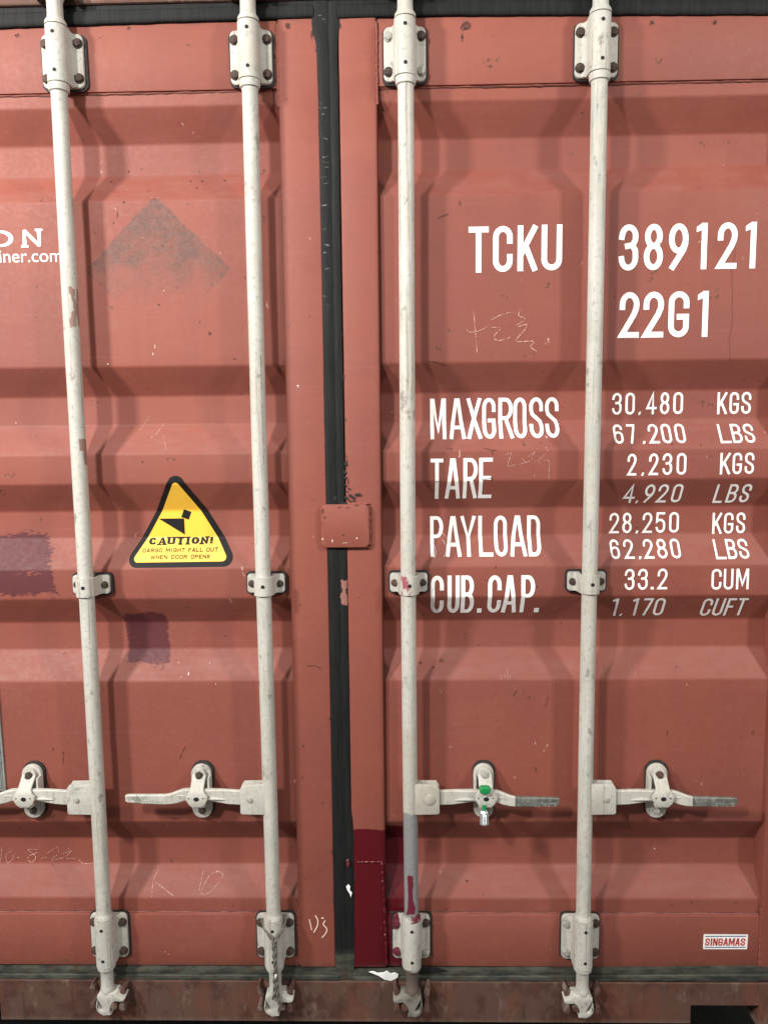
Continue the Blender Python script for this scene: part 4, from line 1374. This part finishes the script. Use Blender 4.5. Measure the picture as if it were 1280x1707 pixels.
    #        u      z       half-h   y       half-t  twist
    S = [(0.058, 0.000, 0.0185, -0.0355, 0.0055), (0.080, 0.000, 0.0190, -0.0355, 0.0055), (0.104, 0.0005, 0.0190, -0.0350, 0.0055),
         (0.127, 0.0016, 0.0172, -0.0335, 0.0062), (0.150, 0.0026, 0.0150, -0.0320, 0.0072), (0.178, 0.0028, 0.0142, -0.0320, 0.0076),
         (0.203, 0.0026, 0.0145, -0.0330, 0.0074), (0.216, 0.0012, 0.0152, -0.0350, 0.0070), (0.229, -0.0025, 0.0155, -0.0385, 0.0062), (0.245, -0.0060, 0.0138, -0.0425, 0.0056),
         (0.258, -0.0072, 0.0128, -0.0440, 0.0052)]
    ge = 0.363 if s > 0 else 0.356
    G_ = [(0.256, -0.0072, 0.0131, -0.0440, 0.0056), (0.288, -0.0072, 0.0124, -0.0450, 0.0056), (0.325, -0.0070, 0.0114, -0.0456, 0.0054), (ge - .006, -0.0068, 0.0104, -0.0458, 0.0052), (ge, -0.0067, 0.0080, -0.0458, 0.0036)]
    tilt = 0.034 if s < 0 else 0.004
    S = [(q[0], q[1] + tilt*(q[0] - .058), *q[2:]) for q in S]
    G_ = [(q[0], q[1] + tilt*(q[0] - .058), *q[2:]) for q in G_]
    def sec8(u, z, hh, y, ht):
        b = min(0.0028, ht*.5)
        g8 = [(-hh + b, -ht), (hh - b, -ht), (hh, -ht + b), (hh, ht - b), (hh - b, ht), (-hh + b, ht), (-hh, ht - b), (-hh, -ht + b)]
        return [(X(u), y + q, zh + z + p_) for p_, q in g8]
    bm = NB()
    loft(bm, [sec8(*q) for q in S])
    # forged ribs towards the pinch
    for u0, u1, dz in ((0.108, 0.165, -0.004 + tilt*.07), (0.206, 0.250, 0.001 + tilt*.18)):
        tube(bm, [(X(u0), -0.0400, zh + dz - .002), (X((u0+u1)/2), -0.0412, zh + dz + .001), (X(u1), -0.0430 if u1 > .2 else -0.0385, zh + dz - .002)], [0.0015, 0.0042, 0.0018], 8)
    hd = obj('handle', bm, mats['handle'], d, True, 40)
    bm = NB()
    loft(bm, [sec8(*q) for q in G_])
    gp = obj('grip', bm, mats['grip'], hd, True, 40)
    # raised foundry letters on the grip, one line upright and one upside down
    bm = NB()
    zg = zh - 0.0070 + tilt*0.26
    a, b = (X(0.262), X(0.312)) if s > 0 else (X(0.352), X(0.303))
    for c, l, r in spread('SURALOC', a, b, {}, .22):
        glyph(bm, c, l, r, zg + 0.0004, zg + 0.0094, 0.0014)
    a2, b2 = (X(0.302), X(0.356)) if s > 0 else (X(0.315), X(0.264))
    for c, l, r in spread('SURALOC', -b2, -a2, {}, .22):
        t = NB()
        glyph(t, c, l, r, -(zg - 0.0016), -(zg - 0.0100), 0.0014)
        for v in t.verts:
            v.co = Vector((-v.co.x, v.co.y, -v.co.z))
        add(bm, t)
    for v in bm.verts:
        u = s*(v.co.x - x)
        y = -0.0498 - 0.0018*min(1, max(0, (u-.256)/.07))
        v.co.y = y - 0.0008 - v.co.y
    r_ = bmesh.ops.extrude_face_region(bm, geom=bm.faces[:])
    for v in [e for e in r_['geom'] if isinstance(e, bmesh.types.BMVert)]:
        v.co.y += 0.0014
    bmesh.ops.recalc_face_normals(bm, faces=bm.faces[:])
    obj('raised_lettering', bm, mats['emboss'], gp)
    # the catch holding the handle: back plate, two bolts, swinging flap
    cxu = 0.1835 if s > 0 else 0.1775
    cz0, cz1 = at(1097, 1363, -0.006).z, at(1097, 1274, -0.006).z
    cx = X(cxu)
    bm = NB()
    cwid = 0.0250
    prism(bm, rrect(cx - cwid, cx + cwid, cz0, cz1, cwid*.98, 9), -0.0075, 0.003, 0.002)
    # its side lugs stand out to carry the flap
    prism(bm, rrect(cx - s*(cwid + .001) if s > 0 else cx + cwid - .004, cx - cwid + .005 if s > 0 else cx + cwid + .001, zh + .010, zh + .046, .002, 3), -0.028, -0.006, .001)
    prism(bm, rrect(cx - .016, cx + .016, zh - .0235, zh - .0155, .003, 3), -0.045, -0.006, .001)
    ca = obj('handle_catch', bm, mats['catch'], d, True, 40)
    bm = NB()
    prism(bm, [(a + .001*mnoise.noise(Vector((a*70, b*70, i+4))), b) for a, b in rrect(cx - cwid - .001, cx + cwid + .0042, cz0 - .0012, cz1 + .0045, cwid*.99, 9)], 0.0042, Y_OUT + .004, .001)
    obj('sealing_pad', bm, M['pad'], ca)
    fx = cx + s*0.0020
    fz1 = cz1 - 0.004
    bm = NB()
    fl = [(fx - .017, fz1 - .016)]
    fl += [(fx + .017*math.cos(R(a)), fz1 - .017 + .017*math.sin(R(a))) for a in range(165, 14, -15)]
    fl += [(fx + .017, fz1 - .018), (fx + .0165, fz1 - .043), (fx + .021, fz1 - .052), (fx + .0272, fz1 - .058), (fx + .0275, fz1 - .066), (fx + .0215, fz1 - .078), (fx + .0125, fz1 - .0865),
           (fx - .0105, fz1 - .0868), (fx - .0205, fz1 - .079), (fx - .0268, fz1 - .067), (fx - .0265, fz1 - .058), (fx - .021, fz1 - .050), (fx - .0165, fz1 - .043)]
    prism(bm, fl, -0.0500, -0.0440, 0.0018, 2)
    for v in bm.verts:                                # the flap leans back to its bolt at the top
        t = max(0, min(1, (v.co.z - (fz1 - .048))/.03))
        v.co.y += t*0.0335
    fp = obj('catch_flap', bm, mats['catch'], ca, True, 40)
    hexbolt(ca, fx - s*.0005, fz1 - .0185, -0.0165, bolts[3][0], 0.0088, 0.009)
    hexbolt(ca, cx, cz0 + .0205, -0.0075, bolts[3][1], 0.0085, 0.008)
    bm = NB()
    hz = fz1 - .065
    for dx, r in ((0, .0056), (-.0185, .0018), (.0165, .0018)):
        t = NB()
        disc_y(t, fx + dx, hz + (.002 if dx else 0), -0.0503, -0.046, r, 12)
        if not dx:
            for v in t.verts:
                v.co.x = fx + (v.co.x-fx)*1.25
        add(bm, t)
    obj('seal_hole', bm, M['hole'], fp)
    return d

bo, bgk, bmr = M['bolt'], M['bolt_grey'], M['bolt_mar']
w = M['white']
def mats(**k):
    base = dict(rod=w, top=w, bottom=w, clamp=w, cam=w, hub=w, handle=w, grip=w, catch=w, emboss=w)
    base.update(k)
    return base
make_bar(0, BARS[0], -1, 'off-white locking bar left of the caution triangle, chipped brown half way up', mats(rod=M['white_chips']), [[bo]*4, [bo]*4, [bo]*2, [bo, bo]])
make_bar(1, BARS[1], -1, 'off-white locking bar with a long dark red rub mark, grey rope at its foot', mats(rod=M['white_streak']), [[bo]*4, [bo]*4, [bo]*2, [bo, bo]])
make_bar(2, BARS[2], 1, 'off-white locking bar with bare grey lower end splashed crimson, green seal on its handle',
         mats(rod=M['white_bare'], bottom=M['white_splash'], clamp=M['white_blood'], cam=M['worn_cam'], grip=M['galv'], handle=w, emboss=M['galv_raised']),
         [[bgk, bo, bo, bgk], [bmr, bo, bmr, bgk], [M['rust'], bo], [bgk, bgk]])
make_bar(3, BARS[3], 1, 'clean off-white locking bar running between the weight words and the weight figures', mats(grip=M['galv'], emboss=M['galv_raised']),
         [[bo]*4, [bgk, bo, bgk, bo], [bo]*2, [M['rust'], bgk]])

# keepers on sill and header that the cams bite into
for i, x in enumerate(BARS):
    s = -1 if i < 2 else 1
    for zc0, fl in ((zpx(973, 1653), 1), (T_SLEEVE[1] + (B_SLEEVE[0] - zpx(973, 1653)), -1)):
        bm = NB()
        z = lambda q: zc0 + fl*q
        prism(bm, [(x - .034, z(-.052)), (x + .034, z(-.052)), (x + .034, z(.004)), (x - .034, z(.004))], -0.016, -0.0045, .002)
        for sx in (-1, 1):
            pts = [(x + sx*.040, z(.012)), (x + sx*.047, z(.006)), (x + sx*.044, z(-.012)), (x + sx*.036, z(-.016)), (x + sx*.031, z(-.008)), (x + sx*.034, z(.004))]
            prism(bm, pts, -0.040, -0.005, .003)
            pts = [(x + sx*.033, z(-.030)), (x + sx*.043, z(-.034)), (x + sx*.047, z(-.050)), (x + sx*.038, z(-.057)), (x + sx*.028, z(-.046))]
            prism(bm, pts, -0.046, -0.005, .003)
        tube(bm, [(x - s*.018, -0.05, z(-.036)), (x - s*.018, -0.012, z(-.036))], .0095, 12)
        obj('cam_keeper', bm, M['rust'], cont, True, 40)

# ------------------------------------------------------------------ bolt seal
p = at(808, 1374, -0.055)
bs = empty('bolt_seal', (p.x, -0.052, p.z), 'green-headed steel bolt seal hanging through the handle catch below the number', 'bolt seal')
a = at(808, 1317, -0.058)
bm = NB()
t = NB()
prism(t, rrect(a.x - .0135, a.x + .0135, a.z - .0090, a.z + .0090, .0075, 6), -0.064, -0.0505, .004, 4)
add(bm, t)
obj('head', bm, M['green'], bs, True, 50)
q = at(807, 1352, -0.052)
bm = NB()
tube(bm, [(q.x, -0.0500, q.z + .015), (q.x, -0.0505, q.z - .008)], .0050, 12)
obj('pin', bm, M['green'], bs, True, 50)
b0, b1 = at(808, 1374.5, -0.055), at(808, 1352, -0.055)
bm = NB()
for z0, z1, r0, r1 in ((b0.z, b1.z - .004, .0122, .0108),):
    rings = []
    for z, r in ((z0, r0*.96), (z0 + .0015, r0), (z1 - .001, r1), (z1 + .0035, r1*.72), (z1 + .004, .005)):
        rings.append([bm.verts.new((q.x + r*math.cos(R(60*k + 30)), -0.051 + r*math.sin(R(60*k + 30)), z)) for k in range(6)])
    for u, v_ in zip(rings, rings[1:]):
        for k in range(6):
            bm.faces.new((u[k], u[(k+1) % 6], v_[(k+1) % 6], v_[k]))
    bm.faces.new(list(reversed(rings[0])))
    bm.faces.new(rings[-1])
obj('barrel', bm, M['steel'], bs)
bm = NB()
box(bm, q.x - .0045, q.x + .0045, -0.0625, -0.0600, b0.z + .004, b1.z - .008)
obj('label_panel', bm, M['vinyl'], bs)
bm = NB()
for k in range(7):
    z = b0.z + .007 + k*.0024
    box(bm, q.x - .0022, q.x + .0016, -0.0629, -0.0624, z, z + random.choice([.0008, .0013]))
obj('printing', bm, M['blueink'], bs)

# ------------------------------------------------------------------ rope round the foot of the second bar
p = at(458, 1672, -0.06)
rp = empty('rope', (p.x, -0.065, p.z), 'frayed grey twisted rope looped round the foot of a white locking bar', 'rope')
def twisted(bm, path, r=0.0038, turns=44):
    pts = [Vector(q) for q in path]
    fine = []
    for a, b in zip(pts, pts[1:]):
        m = max(2, int((b-a).length/0.0016))
        fine += [a.lerp(b, k/m) for k in range(m)]
    fine.append(pts[-1])
    for ph in (0, math.pi):
        d = 0
        out = []
        for k, c in enumerate(fine):
            if k:
                d += (fine[k]-fine[k-1]).length
            tg = (fine[min(k+1, len(fine)-1)] - fine[max(k-1, 0)]).normalized()
            u = (Vector((0, -1, 0)) - tg*(-tg.y)).normalized()
            v_ = tg.cross(u)
            an = ph + d*2*math.pi*turns/2
            out.append(c + (u*math.cos(an) + v_*math.sin(an))*r*.62)
        tube(bm, out, r*.78, 7)
def rpx(z, y):
    return at(400 + z[0]/8, 1500 + z[1]/8, y)
bm = NB()
ys = AX - 0.0262
twisted(bm, [rpx((300, 250), -0.022), rpx((318, 330), -0.034), rpx((352, 410), -0.052), rpx((400, 480), ys), rpx((440, 530), ys - .002), rpx((455, 600), ys - .002)])
twisted(bm, [rpx((600, 190), -0.022), rpx((600, 300), -0.034), rpx((560, 410), -0.052), rpx((510, 490), ys), rpx((475, 540), ys - .002), rpx((470, 600), ys - .003)])
twisted(bm, [rpx((452, 590), ys - .002), rpx((455, 720), ys - .003), rpx((470, 840), ys - .003), rpx((470, 960), ys - .002), rpx((465, 1060), ys - .001), rpx((470, 1180), ys), rpx((450, 1330), ys)])
twisted(bm, [rpx((470, 590), ys - .004), rpx((476, 720), ys - .006), rpx((470, 830), ys - .005), rpx((480, 960), ys - .003), rpx((492, 1080), ys - .002), rpx((500, 1200), ys), rpx((516, 1340), ys), rpx((530, 1390), ys)])
obj('cord', bm, M['rope'], rp, True, 60)
bm = NB()
box(bm, rpx((470, 970), ys).x, rpx((498, 970), ys).x, ys - .007, ys - .0045, rpx((480, 1025), ys).z, rpx((480, 975), ys).z, .0008)
obj('knot_tape', bm, M['splash'], rp)
